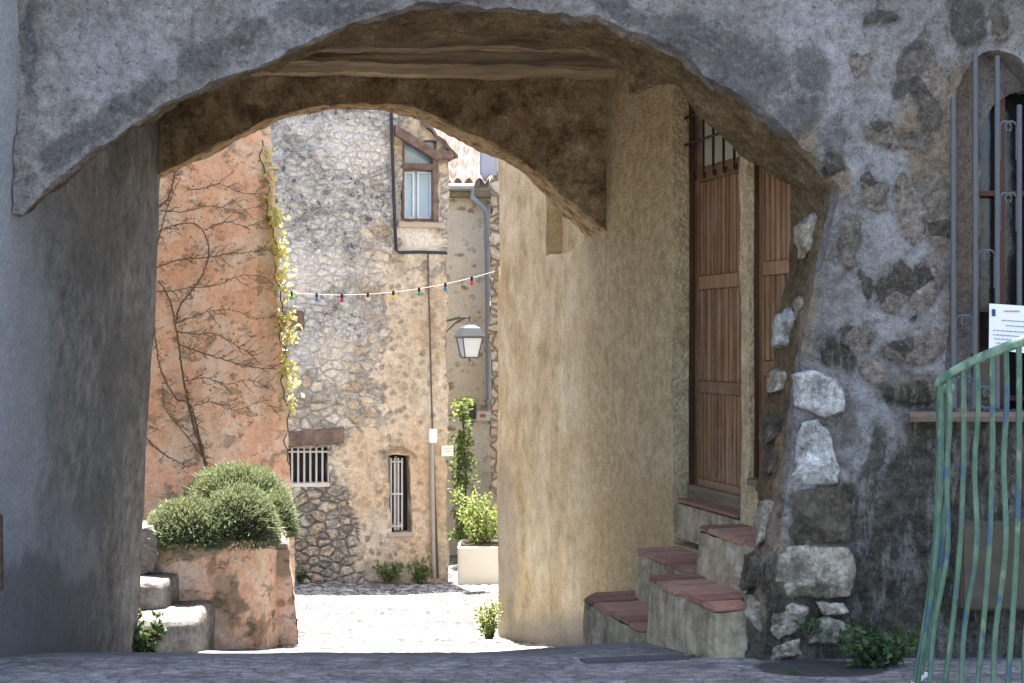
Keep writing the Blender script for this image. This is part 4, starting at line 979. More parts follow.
# raised bed of the pink house
def bed():
    bm = bmesh.new()
    top = [(120, 545, 11.25), (150, 543, 11.22), (200, 540, 11.25), (240, 542, 11.38), (262, 546, 11.55), (274, 550, 11.8)]
    tp = [Vector(p) for p in smooth_curve([tuple(P(*q)) for q in top], 70)]
    def f(u, v):
        p = tp[int(round(u * 69))].copy(); k = 1 - v
        p.z = lerp(E - 2.62, p.z, v); p.y -= .10 * k * k; p.x += .03 * k * u
        return p
    grid(bm, f, 69, 50)
    grid(bm, lambda u, v: tp[int(round(u * 69))] + Vector((-.1 * v, .75 * v, .05 * math.sin(v * 3.1))), 69, 10)
    grid(bm, lambda u, v: f(1, u) + Vector((-.02, .5, 0)) * v, 40, 8)
    displace(bm, [(1.8, .035), (6, .018), (14, .010)])
    def mk(c):
        px, py = topx(c); q = nvec(c, 9) * 10 + nvec(c, 22) * 6; px += q.x; py += q.z
        return (clamp(max(ell(px, py, 175, 550, 40, 14), ell(px, py, 225, 600, 18, 40) * .7, ell(px, py, 150, 560, 14, 30))), clamp(max(ell(px, py, 236, 605, 7, 30), ell(px, py, 257, 630, 10, 18), ell(px, py, 211, 562, 6, 9), ell(px, py, 219, 600, 6, 14), ell(px, py, 272, 622, 4, 8))), 0, 1)
    o = empty('raised_bed', 'pink plastered raised bed full of grey green bushes', 'planter', (-2.2, 11.5, 0))
    obj('bed_wall', bm, PINK, o, smooth=75, masks={'mask': mk})
    # stubby buttress at its right end
    bm = bmesh.new()
    b0 = [P(262, 549, 11.95), P(290, 548, 11.95)]
    grid(bm, lambda u, v: Vector((lerp(P(258, 0, 11.9).x, P(289 + 9 * (1 - v), 0, 11.9).x, u), 11.9 - .06 * (1 - v), lerp(E - 2.66, P(0, 549, 11.9).z, v))), 14, 46)
    grid(bm, lambda u, v: Vector((P(289 + 9 * (1 - v), 0, 11.9).x - .15 * u, 11.9 + .9 * u, lerp(E - 2.66, P(0, 549, 11.9).z, v))), 14, 46)
    grid(bm, lambda u, v: Vector((lerp(P(258, 0, 11.9).x, P(289, 0, 11.9).x, u) - .15 * v, 11.9 + .9 * v, P(0, 549, 11.9).z + .1 * v)), 8, 8)
    displace(bm, [(1.8, .03), (6, .016), (14, .010)])
    obj('buttress', bm, PINK, o, smooth=75, masks={'mask': lambda c: (clamp(ell(*topx(c), 284, 560, 14, 20)), clamp(max(ell(*topx(c), 272, 625, 4, 10), ell(*topx(c), 281, 603, 5, 4))), 0, 1)})
bed()
#PART4
# ------------------------------------------------------------------ stone steps beside the raised bed
def m_greystone():
    s = NT('worn grey stone', .9, .2); n = s.noise(5, 10, .78); f = s.noise(40, 7, .8)
    c = s.ramp(n, [(.36, (.11, .10, .095)), (.5, (.235, .218, .205)), (.64, (.34, .32, .30))]); c = s.mix(c, s.ramp(f, [(.3, .65), (.7, 1.2)]), .85, 'MULTIPLY')
    return s.out(c, s.bump(s.math('ADD', n, s.math('MULTIPLY', f, .4)), .7, .03))
GST = m_greystone()
lst = empty('stone_steps', 'two worn grey stone steps with rounded ends beside the pink raised bed', 'steps', (-2.6, 10.8, -.9))
def round_step(xr, yf, yb, zt, zb, rad):
    pl = [(-3.4, yf)] + [(xr - rad + rad * math.sin(a), yf + rad - rad * math.cos(a)) for a in [k * math.pi / 2 / 10 for k in range(11)]] + [(xr + .02, yb)]
    pl = [p[:2] for p in polyline([(x, y, 0) for x, y in pl], 90)]
    c = (-3.0, yb); prof = [(1.0, zb), (1.0, lerp(zb, zt, .5)), (1.0, zt - .05), (.985, zt - .02), (.96, zt - .004), (.9, zt), (.7, zt), (.4, zt), (0, zt)]
    bm = bmesh.new(); rings = []
    zz = []
    for (k0, z0), (k1, z1) in zip(prof, prof[1:]):
        for i in range(4): zz.append((lerp(k0, k1, i / 4), lerp(z0, z1, i / 4)))
    for k, z in zz: rings.append([bm.verts.new((lerp(c[0], x, k), lerp(c[1], y, k), z)) for x, y in pl])
    for a, b in zip(rings, rings[1:]):
        for i in range(89): bm.faces.new((a[i], a[i + 1], b[i + 1], b[i]))
    displace(bm, [(2, .03), (6, .014), (16, .007)])
    obj('step', bm, GST, lst, smooth=60)
round_step(-2.37, 10.38, 11.4, E - 2.045, E - 2.6, .30)
round_step(-2.64, 10.72, 11.4, E - 1.826, E - 2.5, .16)
o = rock('boundary_stone', [(128, 527), (150, 525), (157, 540), (155, 572), (128, 575)], 11.15, .3, GST, None)
tag(o, 'rough squared grey block at the left end of the pink raised bed', 'stone')

# ------------------------------------------------------------------ plants
LAV = leafmat('grey green needles', (.085, .11, .06), (.25, .29, .17), .22)
STEMM = simple('woody stems', (.06, .05, .035), .9)
def mound(label, c, rx, ry, rz, n, seed):
    random.seed(seed)
    bm = bmesh.new()
    S = Vector((rx, ry, rz))
    for i in range(n):
        d = rdir(); d.z = abs(d.z) * 1.0 - .25; d.normalize()
        k = rnd(.84, 1.0) * (1 + .07 * noise.noise(d * 2.6 + c) + .05 * noise.noise(d * 7 + c))
        w = c + Vector((d.x * S.x, d.y * S.y, d.z * S.z)) * k
        dd = (d + Vector((0, 0, .18)) + rdir() * .42).normalized()
        leaf(bm, w, dd, rdir(), rnd(.03, .055) * (1.9 if random.random() < .05 else 1), rnd(.006, .010), rnd(0, .25))
    o = tag(obj('lavender_bush', bm, LAV), label, 'bush', 'lavender bushes on the raised bed')
    bm = bmesh.new()
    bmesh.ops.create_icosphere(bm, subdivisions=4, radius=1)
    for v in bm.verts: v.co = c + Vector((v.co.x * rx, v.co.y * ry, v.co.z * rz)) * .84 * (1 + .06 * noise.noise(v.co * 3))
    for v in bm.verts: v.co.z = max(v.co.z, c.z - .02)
    obj('core', bm, simple('bush inner shade', (.022, .028, .016), .95, .1, 0, .5, 60, .8), o, smooth=180)  # dark solid core, stands in for the shade inside the bush
    return o
mound('low grey green lavender bush leftmost on the raised bed', P(187, 538, 11.34), .32, .24, .31, 14000, 11)
mound('rounded lavender bush in the middle, hanging over the bed front', P(239, 534, 11.40), .305, .24, .385, 15000, 12)
mound('wide lavender bush at the back against the pink wall', P(236, 517, 12.02), .47, .22, .455, 17000, 13)
mound('small brighter lavender bush at the right corner of the bed', P(277, 528, 11.85), .14, .16, .30, 5000, 14)

VINE = simple('bare vine bark', (.14, .095, .075), .9, .1, 0, .4, 30, .5)
VLEAF = leafmat('young ochre leaves', (.26, .17, .04), (.40, .30, .08), .35)
YLEAF = leafmat('yellow ivy leaves', (.36, .33, .09), (.60, .56, .24), .5)
def pw(px, py):
    z = PH.st(px, py)[1]; return PH.pt(px, py, .045 + .10 * sstep(E - .3, E - 2.6, z))
VP = [([(206, 470), (204, 458), (193, 423), (184, 381), (179, 345), (175, 324), (172, 307), (166, 292), (158, 280)], .028), ([(208, 472), (200, 440), (190, 405), (176, 400 - 2), (161, 370), (156, 342), (153, 321), (148, 305), (146, 292)], .024),
      ([(176, 322), (180, 306), (190, 293), (199, 280), (206, 266), (209, 250), (206, 238), (200, 227), (189, 223), (168, 227), (150, 236)], .02), ([(150, 214), (160, 206), (168, 198), (172, 186), (176, 172), (184, 164), (194, 156)], .024),
      ([(146, 262), (158, 240), (168, 205), (180, 178)], .018), ([(148, 272), (165, 264), (183, 259), (205, 258), (228, 254), (250, 252), (271, 249)], .016), ([(176, 331), (195, 334), (211, 333), (224, 338), (236, 345), (253, 356)], .016),
      ([(180, 345), (200, 352), (225, 360), (253, 367), (279, 369)], .016), ([(140, 430), (150, 442), (162, 453), (176, 461), (190, 468)], .02), ([(204, 458), (190, 440), (178, 425), (166, 410), (163, 395), (162, 385)], .014),
      ([(188, 190), (205, 188), (220, 184), (242, 193), (266, 193)], .012), ([(150, 290), (166, 292), (190, 288), (214, 286), (240, 276), (262, 276)], .012), ([(175, 324), (190, 318), (206, 312), (230, 310), (256, 318), (276, 316)], .011),
      ([(205, 230), (225, 222), (246, 226), (268, 222)], .011), ([(184, 381), (206, 378), (226, 384), (250, 380), (276, 392)], .010), ([(190, 408), (212, 402), (236, 410), (262, 402), (280, 416)], .009), ([(160, 210), (182, 212), (210, 206), (236, 210), (262, 206)], .010)]
def creeper():
    random.seed(5); bm = bmesh.new(); lv = bmesh.new()
    def lf(px, py):
        p = pw(px, py) + PH.n * .02
        leaf(lv, p, (PH.n * rnd(.2, 1) + rdir()).normalized(), rdir(), rnd(.02, .042), rnd(.016, .03))
    for pts, r in VP:
        q = smooth_curve([(x, y, 0) for x, y in pts], 8 * len(pts))
        q = [(x + rnd(-.5, .5), y + rnd(-.5, .5)) for x, y, _ in q]
        tube(bm, [pw(x, y) for x, y in q], r * .46, 5, r * .2)
        for x, y in q[2:]:
            if r < .017 and random.random() < .30: lf(x + rnd(-3, 3), y + rnd(-4, 4))
            if random.random() < .40:
                sg = random.choice((-1, 1)); L = rnd(8, 26); tw = [(x, y)]
                for k in range(4): tw.append((tw[-1][0] + L / 4 * rnd(.2, 1) * (1 if r < .017 else random.choice((-1, 1))), tw[-1][1] + sg * L / 4 * rnd(.0, .8)))
                tw = [(min(a, 282), b) for a, b in tw]
                tube(bm, [pw(a, b) for a, b in tw], .004, 4, .002)
                for a, b in tw[1:]:
                    if random.random() < .14: lf(a, b)
    for _ in range(150):
        x, y = rnd(165, 282), rnd(150, 420)
        if noise.noise(Vector((x * .03, y * .05, 1))) > -.05:
            for _ in range(random.randint(1, 3)): lf(x + rnd(-4, 4), y + rnd(-4, 4))
    o = tag(obj('creeper', bm, VINE, smooth=60), 'leafless brown creeper spread over the pink house wall', 'creeper')
    obj('leaves', lv, VLEAF, o)
    bm = bmesh.new(); st = bmesh.new()
    EX = [(135, 263), (170, 265), (205, 269), (260, 277), (320, 282), (365, 284), (410, 287), (450, 289)]
    tube(st, [pw(interp(EX, y) - 1 + 2.5 * math.sin(y * .11) + 1.5 * math.sin(y * .31), y) for y in range(140, 470, 5)], .007, 5)
    for i in range(1500):
        y = 140 + 290 * random.random()
        dens = max(ell(0, y, 0, 255, 1, 55), ell(0, y, 0, 315, 1, 30), ell(0, y, 0, 382, 1, 26), .35 * ell(0, y, 0, 180, 1, 50))
        if random.random() > dens * (.45 + .8 * noise.noise(Vector((0, y * .09, 2)))): continue
        p = pw(interp(EX, y) + random.gauss(0, 4.2), y) + PH.n * rnd(-.02, .06) + Vector((rnd(0, .04), rnd(-.02, .1), 0))
        leaf(bm, p, (rdir() + Vector((.2, -.4, -.5))).normalized(), rdir(), rnd(.04, .075), rnd(.035, .06))
    o = tag(obj('ivy', bm, YLEAF), 'glowing yellow green ivy running down the corner of the pink house', 'ivy'); obj('stem', st, VINE, o)
creeper()

GRN = leafmat('fresh green leaves', (.055, .095, .025), (.15, .21, .06), .35)
DGRN = leafmat('dark green leaves', (.02, .048, .014), (.05, .095, .03), .2)
BGRN = leafmat('bright weeds', (.11, .15, .035), (.27, .33, .10), .4)
def plant(name, label, cat, c, r, h, n, m, L, W, seed, group=None, stems=8):
    random.seed(seed); bm = bmesh.new(); st = bmesh.new()
    for s_ in range(stems):
        b = c + Vector((rnd(-.25, .25) * r, rnd(-.25, .25) * r, -.03)); d = Vector((rnd(-1, 1) * r, rnd(-1, 1) * r * .7, h * rnd(.55, 1.05)))
        bend = Vector((rnd(-.3, .3) * r, rnd(-.2, .2) * r, 0)); pts = [b + d * t + bend * t * t for t in (0, .25, .5, .75, 1)]
        tube(st, pts, .006, 4, .0025)
        for k in range(n // stems):
            t = rnd(.1, 1.02) ** .8; p = b + d * t + bend * t * t + rdir() * r * .22
            leaf(bm, p, (rdir() + Vector((0, 0, .4))).normalized(), rdir(), rnd(.6, 1.2) * L, rnd(.6, 1.2) * W, .3)
    o = tag(obj(name, bm, m), label, cat, group); obj('stem', st, STEMM, o); return o
def gp(px, Y): p = P(px, 600, Y); return Vector((p.x, Y, gz(p.x, Y)))
plant('weed', 'leafy dark weed in the corner between plaster wall and stone steps', 'weed', gp(146, 10.25), .12, .30, 260, DGRN, .06, .045, 21)
plant('weed', 'bright sunlit weed at the foot of the ochre house corner', 'weed', Vector((WL(12.75, .16, 0).x, 12.6, gz(-.2, 12.6))), .15, .36, 420, BGRN, .05, .025, 22, stems=14)
plant('weed', 'green tuft under the wall left of the arched barred window', 'weed', SH.pt(387, 580, .12), .17, .24, 260, GRN, .07, .03, 23, 'weeds along the stone house foot')
plant('weed', 'green tuft at the foot of the wall by the thin conduit', 'weed', SH.pt(420, 581, .12), .17, .28, 260, GRN, .07, .03, 24, 'weeds along the stone house foot')
plant('weed', 'low dark tuft at the foot of the stone house near the pink bed', 'weed', SH.pt(299, 579, .10), .12, .10, 120, DGRN, .06, .03, 25, 'weeds along the stone house foot')
plant('weed', 'dark leafy weeds spreading at the base of the damp pier', 'weed', P(868, 657, 6.72), .20, .20, 300, DGRN, .05, .04, 26)
plant('weed', 'dark weed under the end of the green railing', 'weed', P(898, 655, 6.72), .10, .13, 120, DGRN, .05, .04, 30)
plant('weed', 'small sprig of green growing between the pier stones', 'weed', P(808, 632, 6.82), .05, .10, 60, DGRN, .03, .025, 27)
plant('grass_tuft', 'short grass tuft growing beside the dark tar patch', 'grass', gp(790, 6.52), .07, .03, 160, DGRN, .035, .006, 28)
plant('grass_tuft', 'short grass tuft at the end of the drain grate', 'grass', gp(690, 7.0), .06, .03, 140, DGRN, .04, .006, 29)

# planter box with its shrub beyond the stone house
PB = simple('pale cream planter', (.58, .54, .46), .8, .2, 0, .08, 6, .2)
bm = bmesh.new(); z0 = E - 3.06
b2 = [(-.68, 17.75), (-.10, 17.75), (-.10, 18.3), (-.68, 18.3)]
hexa(bm, [Vector((x, y, z0)) for x, y in b2] + [Vector((x, y, E - 2.56)) for x, y in b2]); bmesh.ops.bevel(bm, geom=bm.edges[:], offset=.02, segments=2, affect='EDGES')
pb = tag(obj('planter_box', bm, PB, smooth=40), 'large cream planter box standing beyond the stone house corner', 'planter')
bm = bmesh.new(); hexa(bm, [Vector((x * 1.0 + (.03 if x < -.3 else -.03), y + (.03 if y < 18 else -.03), E - 2.57)) for x, y in b2] + [Vector((x + (.03 if x < -.3 else -.03), y + (.03 if y < 18 else -.03), E - 2.545)) for x, y in b2]); obj('soil', bm, simple('soil', (.05, .035, .025), .95), pb)
bm = bmesh.new(); hexa(bm, [Vector((x * 1.02, y, z0 - .25)) for x, y in b2] + [Vector((x * 1.02, y, z0 - .001)) for x, y in b2]); obj('plinth', bm, simple('brown plinth', (.12, .08, .05), .9), pb)
plant('shrub', 'yellow green shrub growing in the cream planter box', 'shrub', Vector((-.38, 18.0, E - 2.56)), .34, .72, 1500, BGRN, .07, .028, 31, stems=26)
def climber():
    random.seed(33); bm = bmesh.new(); st = bmesh.new()
    A = P(462, 396, 19.6); B = P(463, 540, 19.6); tube(st, [B, B.lerp(A, .4) + Vector((.05, 0, 0)), A], .015, 5)
    for i in range(1300):
        t = random.random(); p = B.lerp(A, t) + Vector((random.gauss(0, .085 * (1.15 - t * .5)), rnd(-.15, .15), 0))
        if noise.noise(Vector((p.x * 3, 0, p.z * 4.5))) < -.22: continue
        leaf(bm, p, (rdir() + Vector((0, -.3, -.2))).normalized(), rdir(), rnd(.05, .10), rnd(.03, .055))
    o = tag(obj('climbing_plant', bm, GRN), 'green climbing plant on the pale house behind the planter', 'climber'); obj('stem', st, STEMM, o)
climber()

# ------------------------------------------------------------------ lantern, garland, cables, boxes
def lantern():
    Y = 17.35
    o = empty('street_lantern', 'black four sided lantern with white panes on the stone house corner', 'lantern', P(469, 318, Y))
    c = P(469.5, 0, Y); zz = lambda py: P(469, py, Y).z
    bk = simple('lantern black iron', (.05, .053, .06), .45, .45, .2, .2, 20)
    bm = bmesh.new()
    w = SH.pt(447, 321, 0); tip = Vector((c.x, c.y, zz(317)))
    tube(bm, [w, w.lerp(tip, .5) + Vector((0, 0, .015)), tip], .014, 6)
    tube(bm, [w + Vector((0, 0, -.13)), w.lerp(tip, .35) + Vector((0, 0, -.05)), w.lerp(tip, .8) + Vector((0, 0, .0))], .009, 6)
    tube(bm, [tip, Vector((c.x, c.y, zz(324)))], .012, 6)
    obj('bracket', bm, bk, o, smooth=60)
    def ring(bm, hw, z, rot=R(20)): return [bm.verts.new(Vector((c.x + hw * 1.414 * math.cos(rot + math.pi / 4 + k * math.pi / 2), c.y + hw * 1.414 * math.sin(rot + math.pi / 4 + k * math.pi / 2), z))) for k in range(4)]
    bm = bmesh.new(); rs = [ring(bm, a, zz(y)) for a, y in ((.03, 321.5), (.045, 325), (.105, 328), (.148, 336), (.152, 337.6), (.125, 337.7))]
    for a, b in zip(rs, rs[1:]):
        for k in range(4): bm.faces.new((a[k], a[(k + 1) % 4], b[(k + 1) % 4], b[k]))
    bm.faces.new(rs[0]); obj('cap', bm, bk, o)
    gm = NT('opal glass', .25, .5); gl = gm.out((.42, .47, .52))
    bm = bmesh.new(); a, b = ring(bm, .122, zz(337.8)), ring(bm, .078, zz(357.5))
    for k in range(4): bm.faces.new((a[k], a[(k + 1) % 4], b[(k + 1) % 4], b[k]))
    bm.faces.new(b); obj('glass', bm, gl, o)
    bm = bmesh.new(); A = ring(bm, .128, zz(337.6)); B = ring(bm, .083, zz(357.6)); A = [v.co.copy() for v in A]; B = [v.co.copy() for v in B]; bm.free(); bm = bmesh.new()
    for k in range(4):
        tube(bm, [A[k], B[k]], .0085, 5); tube(bm, [B[k], B[(k + 1) % 4]], .0085, 5); tube(bm, [A[k], A[(k + 1) % 4]], .008, 5)
    tube(bm, [sum(B, Vector()) / 4, Vector((c.x, c.y, zz(362)))], .016, 6, .006)
    obj('frame', bm, bk, o)
lantern()
def garland():
    a, b = pw(281, 292) + PH.n * .05, WL(12.95, .05, P(0, 271.5, 12.95).z)
    o = empty('light_garland', 'string of coloured bulbs hung across the lane below the lantern level', 'string lights', a)
    pt = lambda t: a.lerp(b, t) + Vector((0, 0, -.10 * 4 * t * (1 - t)))
    bm = bmesh.new(); tube(bm, [pt(i / 40) for i in range(41)], .003, 5); obj('cable', bm, simple('white cable', (.42, .41, .40), .6), o)
    cols = {'green': (.05, .45, .22), 'blue': (.06, .22, .55), 'red': (.62, .05, .04), 'white': (.75, .75, .72), 'yellow': (.75, .52, .05)}
    holder = simple('black bulb holder', (.03, .03, .035), .5)
    M_ = {k: simple(k + ' bulb', v, .25, .5, 0, .05) for k, v in cols.items()}
    for px, col in ((289, 'green'), (315, 'blue'), (341, 'red'), (367.5, 'white'), (393.5, 'yellow'), (419.5, 'green'), (446, 'blue'), (472.5, 'red')):
        t = (px - 281) / (495.5 - 281); p = pt(t)
        bm = bmesh.new(); tube(bm, [p + Vector((0, 0, .012)), p + Vector((0, 0, -.03))], .012, 8)
        h = tag(obj('bulb_holder', bm, holder, o), 'holder of the %s bulb %s' % (col, 'nearer the ochre wall' if px > 400 else 'nearer the pink house') if col in ('green', 'blue', 'red') else 'holder of the %s bulb' % col)
        bm = bmesh.new(); bmesh.ops.create_uvsphere(bm, u_segments=12, v_segments=8, radius=.018)
        for v in bm.verts: v.co = p + Vector((v.co.x, v.co.y, v.co.z * 1.25 - .047))
        obj('bulb', bm, M_[col], h, smooth=180)
garland()
CAB = simple('black cable rubber', (.025, .025, .028), .6)
bm = bmesh.new(); tube(bm, [SH.pt(x, y, .05) for x, y in ((391, 100), (391.5, 130), (393, 170), (394.5, 215), (396, 250), (399, 252.5), (420, 252), (447, 253))], .021, 8)
tag(obj('drain_cable', bm, CAB, smooth=60), 'thick black cable running down then right beneath the upper window', 'cable')
bm = bmesh.new(); tube(bm, [SH.pt(x, y, .045) for x, y in ((428, 254), (428.5, 285), (430, 330), (431, 380), (432.5, 430))], .012, 6); tube(bm, [SH.pt(x, y, .045) for x, y in ((433, 443), (435, 500), (438, 578))], .014, 6)
tag(obj('wall_cable', bm, simple('brown cable', (.10, .07, .055), .7), smooth=60), 'thin brown cable down the stone house past the small white box', 'cable')
bm = bmesh.new(); tube(bm, [SH.pt(x, y, .05) for x, y in ((432, 443), (432.5, 490), (434, 578))], .026, 8)
tag(obj('conduit', bm, simple('grey conduit', (.30, .27, .24), .7), smooth=60), 'grey conduit pipe rising from the ground to the white box', 'pipe')
bm = bmesh.new(); SH.box(bm, 428.5, 436, 428.5, 442.5, 0.0, .09, .012)
o = tag(obj('junction_box', bm, simple('white plastic', (.78, .78, .76), .5), smooth=40), 'small white junction box on the stone house wall', 'box')
bm = bmesh.new(); SH.box(bm, 441, 453, 445.5, 456, -.01, .03, .004)
o = tag(obj('wall_plaque', bm, simple('cream plaque', (.70, .66, .58), .5), smooth=40), 'little cream plaque on the corner of the stone house', 'sign')
bm = bmesh.new(); SH.box(bm, 443, 451, 448, 449, .031, .033); SH.box(bm, 443, 450, 451, 452, .031, .033); obj('markings', bm, simple('faded marks', (.50, .42, .38)), o)
bm = bmesh.new(); TH.box(bm, 477, 492, 411, 420, .09, .13, .004)
o = tag(obj('wall_plaque', bm, simple('white plaque', (.70, .69, .68), .5), smooth=40), 'small white plaque with a red mark beside the downpipe', 'sign')
bm = bmesh.new(); TH.box(bm, 480, 486, 413.5, 417, .131, .134); obj('markings', bm, simple('red mark', (.55, .16, .12)), o)

# ------------------------------------------------------------------ barred window of the front wall, notice, ledge
def front_window():
    yb = YF + .19
    bm = bmesh.new(); box(bm, (2.30, yb + .10, E - .36), (2.64, yb + .12, E + 1.40))
    w = tag(obj('window', bm, simple('dark glass', (.012, .011, .012), .12, .5), arch_b), 'arched dark window behind grey scrolled iron bars')
    bm = bmesh.new()
    for x0, x1 in ((2.338, 2.372), (2.475, 2.50)): box(bm, (x0, yb + .02, E - .33), (x1, yb + .09, E + 1.30))
    for z in (.15, .74, -.30): box(bm, (2.373, yb + .03, E + z), (2.474, yb + .08, E + z + .025)); box(bm, (2.501, yb + .03, E + z), (2.62, yb + .08, E + z + .025))
    obj('frame', bm, simple('red brown frame', (.075, .026, .014), .5, .3, 0, .3, 20), w)
    bm = bmesh.new(); xs = [P(x, 0, 6.96).x for x in (953.5, 975.5, 997.5, 1019.5)]
    tops = [1.20, 1.42, 1.40, 1.16]
    for x, t in zip(xs, tops):
        b2 = bmesh.new(); box(b2, (x - .012, 6.955, E - .33), (x + .012, 6.975, E + t)); bmesh.ops.bevel(b2, geom=b2.edges[:], offset=.004, segments=1, affect='EDGES')
        t_ = bpy.data.meshes.new('t'); b2.to_mesh(t_); b2.free(); bm.from_mesh(t_); bpy.data.meshes.remove(t_)
    def scroll(x, z, sg, r=.028):
        pts = [Vector((x + sg * .012, 6.965, z - .16))]
        pts += [Vector((x + sg * (.012 + r - r * math.cos(a)), 6.965, z + r * math.sin(a))) for a in [k * math.pi * 1.25 / 10 for k in range(11)]]
        tube(bm, pts, .006, 6)
    for (x0, x1), zs_ in (((xs[1], xs[2]), (.42, -.45 + .2, -.05 - .3)), ((xs[2], xs[3]), (.70, .12, 1.05)), ((xs[0], xs[1]), (.10, -.2))):
        for z in zs_:
            scroll(x0, E + z, 1); scroll(x1, E + z, -1)
    obj('grille', bm, simple('grey painted iron', (.06, .063, .068), .5, .4, .1, .3, 25), w)
front_window()
bm = bmesh.new()
grid(bm, lambda u, v: Vector((lerp(1.93, 2.75, u), 6.985 - [.0, .075, .085, .08, .0][int(round(v * 4))] + .008 * noise.noise(Vector((u * 9, v, 2))), E - .345 + [-.045, -.045, -.02, .0, .002][int(round(v * 4))])), 40, 4)
obj('ledge', bm, simple('worn clay ledge', (.13, .095, .075), .9, .1, 0, .5, 14, .6), arch_b, smooth=30)
bm = bmesh.new(); box(bm, (2.17, 6.86, .20), (2.62, 6.99, .62)); bmesh.ops.bevel(bm, geom=bm.edges[:], offset=.012, segments=2, affect='EDGES')
obj('stone_slab', bm, simple('buff stone slab', (.075, .062, .045), .9, .1, 0, .5, 9, .6), arch_b, smooth=40)
def notice():
    Y = 6.935
    q = lambda x, y, o=0: P(x, y, Y - o)
    bm = bmesh.new(); hexa(bm, [q(989, 349), q(1040, 355), q(1040, 355) + Vector((0, .004, 0)), q(989, 349) + Vector((0, .004, 0)), q(989.5, 303.5), q(1041, 307), q(1041, 307) + Vector((0, .004, 0)), q(989.5, 303.5) + Vector((0, .004, 0))])
    o = tag(obj('notice', bm, simple('white paper in a sleeve', (.60, .60, .64), .35, .4, 0, .03)), 'white paper notice tied to the grey window bars', 'notice')
    bm = bmesh.new(); hexa(bm, [q(992, 316, .004), q(995.5, 316.3, .004), q(995.5, 316.3, .001), q(992, 316, .001), q(992, 309, .004), q(995.5, 309.3, .004), q(995.5, 309.3, .001), q(992, 309, .001)])
    obj('emblem', bm, simple('dark blue emblem', (.02, .04, .12)), o)
    random.seed(3); bm = bmesh.new(); red = bmesh.new()
    def word(b, x0, x1, y, h):
        hexa(b, [q(x0, y + h, .003), q(x1, y + h, .003), q(x1, y + h, .001), q(x0, y + h, .001), q(x0, y, .003), q(x1, y, .003), q(x1, y, .001), q(x0, y, .001)])
    x = 1004
    while x < 1020: wd = rnd(.8, 1.6); word(red, x, x + wd, 310.5, 1.5); x += wd + .5
    for y, x0, x1 in ((319, 1002, 1036), (324, 1006, 1034), (329.5, 993, 1037), (334, 993, 1037), (338, 994, 1036), (342, 996, 1030)):
        x = x0
        while x < x1:
            wd = rnd(.8, 4); word(bm, x, min(x1, x + wd), y + (x - 990) * .07, .9); x += wd + rnd(.5, 1.0)
    obj('small_print', bm, simple('grey print', (.20, .20, .24)), o); obj('heading', red, simple('faded red print', (.42, .20, .20)), o)
notice()

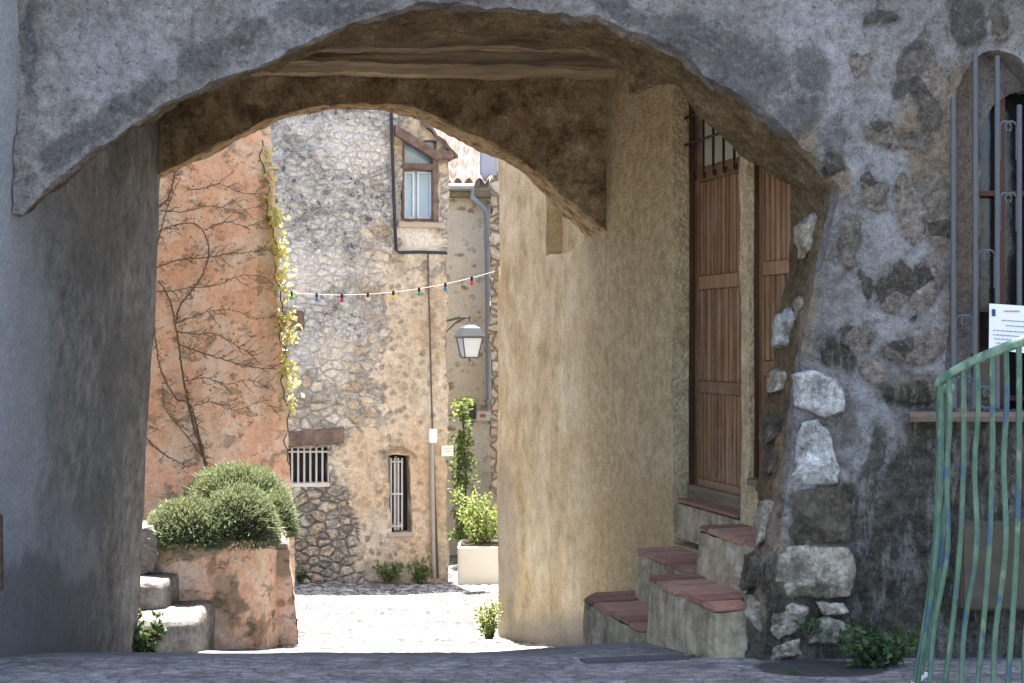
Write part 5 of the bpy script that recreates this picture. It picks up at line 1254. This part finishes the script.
# ------------------------------------------------------------------ green railing
def m_rail():
    s = NT('chipped green paint', .45, .4); p = s.sep(s.pos); n = s.noise(9, 5, .65); f = s.noise(60, 4, .7)
    c = s.mix((.030, .075, .052), (.075, .14, .088), s.ramp(n, [(.35, 0), (.65, 1)]))
    w = s.noise(2.2, 2, .5, s.scale(s.pos, (6, 6, 3.2)))
    c = s.mix(c, (.022, .062, .10), s.ramp(w, [(.57, 0), (.61, .9)]))
    c = s.mix(c, (.14, .18, .10), s.ramp(s.noise(5, 3, .5, s.scale(s.pos, (6, 6, 2))), [(.62, 0), (.66, .8)]))
    c = s.mix(c, (.42, .45, .42), s.ramp(f, [(.68, 0), (.74, .8)]))
    return s.out(c, s.bump(f, .25, .004))
RAILM = m_rail()
def railing():
    random.seed(9)
    o = empty('railing', 'green painted iron railing with wavy bars in the right foreground', 'railing', P(985, 683, 6.0))
    top = [(951, 388, 6.32), (944, 389, 6.25), (938.5, 387, 6.16), (941, 381, 6.04), (952, 373, 5.97), (968, 364, 5.90), (990, 354, 5.80), (1024, 341, 5.62), (1075, 324, 5.40), (1130, 306, 5.15)]
    tp = [Vector(p) for p in smooth_curve([tuple(P(*q)) for q in top], 160)]
    bm = bmesh.new(); rings = []
    for i, p in enumerate(tp):
        t = (tp[min(159, i + 1)] - tp[max(0, i - 1)]).normalized(); s_ = Vector((t.y, -t.x, 0)).normalized(); u = Vector((0, 0, 1))
        rings.append([bm.verts.new(p + s_ * a + u * b) for a, b in ((.012, -.018), (.018, -.010), (.018, .012), (.010, .020), (-.010, .020), (-.018, .012), (-.018, -.010), (-.012, -.018))])
    for a, b in zip(rings, rings[1:]):
        for k in range(8): bm.faces.new((a[k], a[(k + 1) % 8], b[(k + 1) % 8], b[k]))
    bm.faces.new(rings[0]); bm.faces.new(rings[-1][::-1])
    hm = NT('worn pale green handrail', .4, .45); n = hm.noise(14, 5, .65)
    obj('handrail', bm, hm.out(hm.mix((.05, .12, .085), (.20, .28, .21), hm.ramp(n, [(.35, 0), (.62, 1)])), hm.bump(n, .2, .004)), o, smooth=50)
    def foot(i):
        p = tp[i]; cx = P(1005, 0, 6.2)
        out = Vector((p.x - 2.35, p.y - 6.55, 0)); out = out.normalized() * .10
        return Vector((p.x + out.x - .035, p.y + out.y * .5, gz(p.x, p.y) + .035))
    bm = bmesh.new(); tube(bm, [foot(i) for i in range(0, 160, 4)], .016, 6); obj('bottom_rail', bm, simple('flaking white paint', (.55, .58, .54), .6, .3, 0, .3, 20), o, smooth=60)
    L = [0]
    for a, b in zip(tp, tp[1:]): L.append(L[-1] + (b - a).length)
    k = 0; s_pos = .05; step_ = .082
    while s_pos < L[-1]:
        i = next(j for j, v in enumerate(L) if v >= s_pos); p = tp[i] + Vector((0, 0, -.015)); f = foot(i); wav = k % 2 == 0
        t = (tp[min(159, i + 1)] - tp[max(0, i - 1)]); t.z = 0; t.normalize()
        pts = []
        for j in range(27):
            u = j / 26; q = p.lerp(f, u); bel = (p - f); bel.z = 0
            q += bel * (.62 * math.sin(u * math.pi) * .6)          # stays upright above, flares towards the foot
            if wav: q += t * .013 * math.sin((u * 4.0 + .3) * math.pi) * min(1, 4 * u)
            pts.append(q)
        bm = bmesh.new(); tube(bm, pts, .0115, 7); obj('baluster', bm, RAILM, o, smooth=60)
        s_pos += step_; k += 1
railing()

# drain grate let into the paving
def grate():
    bm = bmesh.new(); fr = lambda s, o, z: None
    ca, cb = gp(586, 6.80), gp(690, 6.92)
    d = (cb - ca); d.z = 0; L = d.length; d.normalize(); n = Vector((-d.y, d.x, 0))
    def at(s, t, h): 
        p = ca + d * s + n * t; return Vector((p.x, p.y, gz(p.x, p.y) + .004 + h))
    def bar(s0, s1, t0, t1):
        hexa(bm, [at(s0, t0, -.03), at(s1, t0, -.03), at(s1, t1, -.03), at(s0, t1, -.03), at(s0, t0, .006), at(s1, t0, .006), at(s1, t1, .006), at(s0, t1, .006)])
    W_ = .12
    m = 26
    for i in range(m):
        s0 = L * i / m; bar(s0 + .001, s0 + .010, .0, W_)
    for k in range(8):
        t = W_ * k / 7
        for i in range(m): bar(L * i / m + .011, L * (i + 1) / m, t, t + .007)
    tag(obj('drain_grate', bm, simple('rusty iron grate', (.075, .07, .078), .6, .35, .3, .3, 30)), 'long iron drain grate let into the paving before the tiled steps', 'grate')
    
grate()
settle()
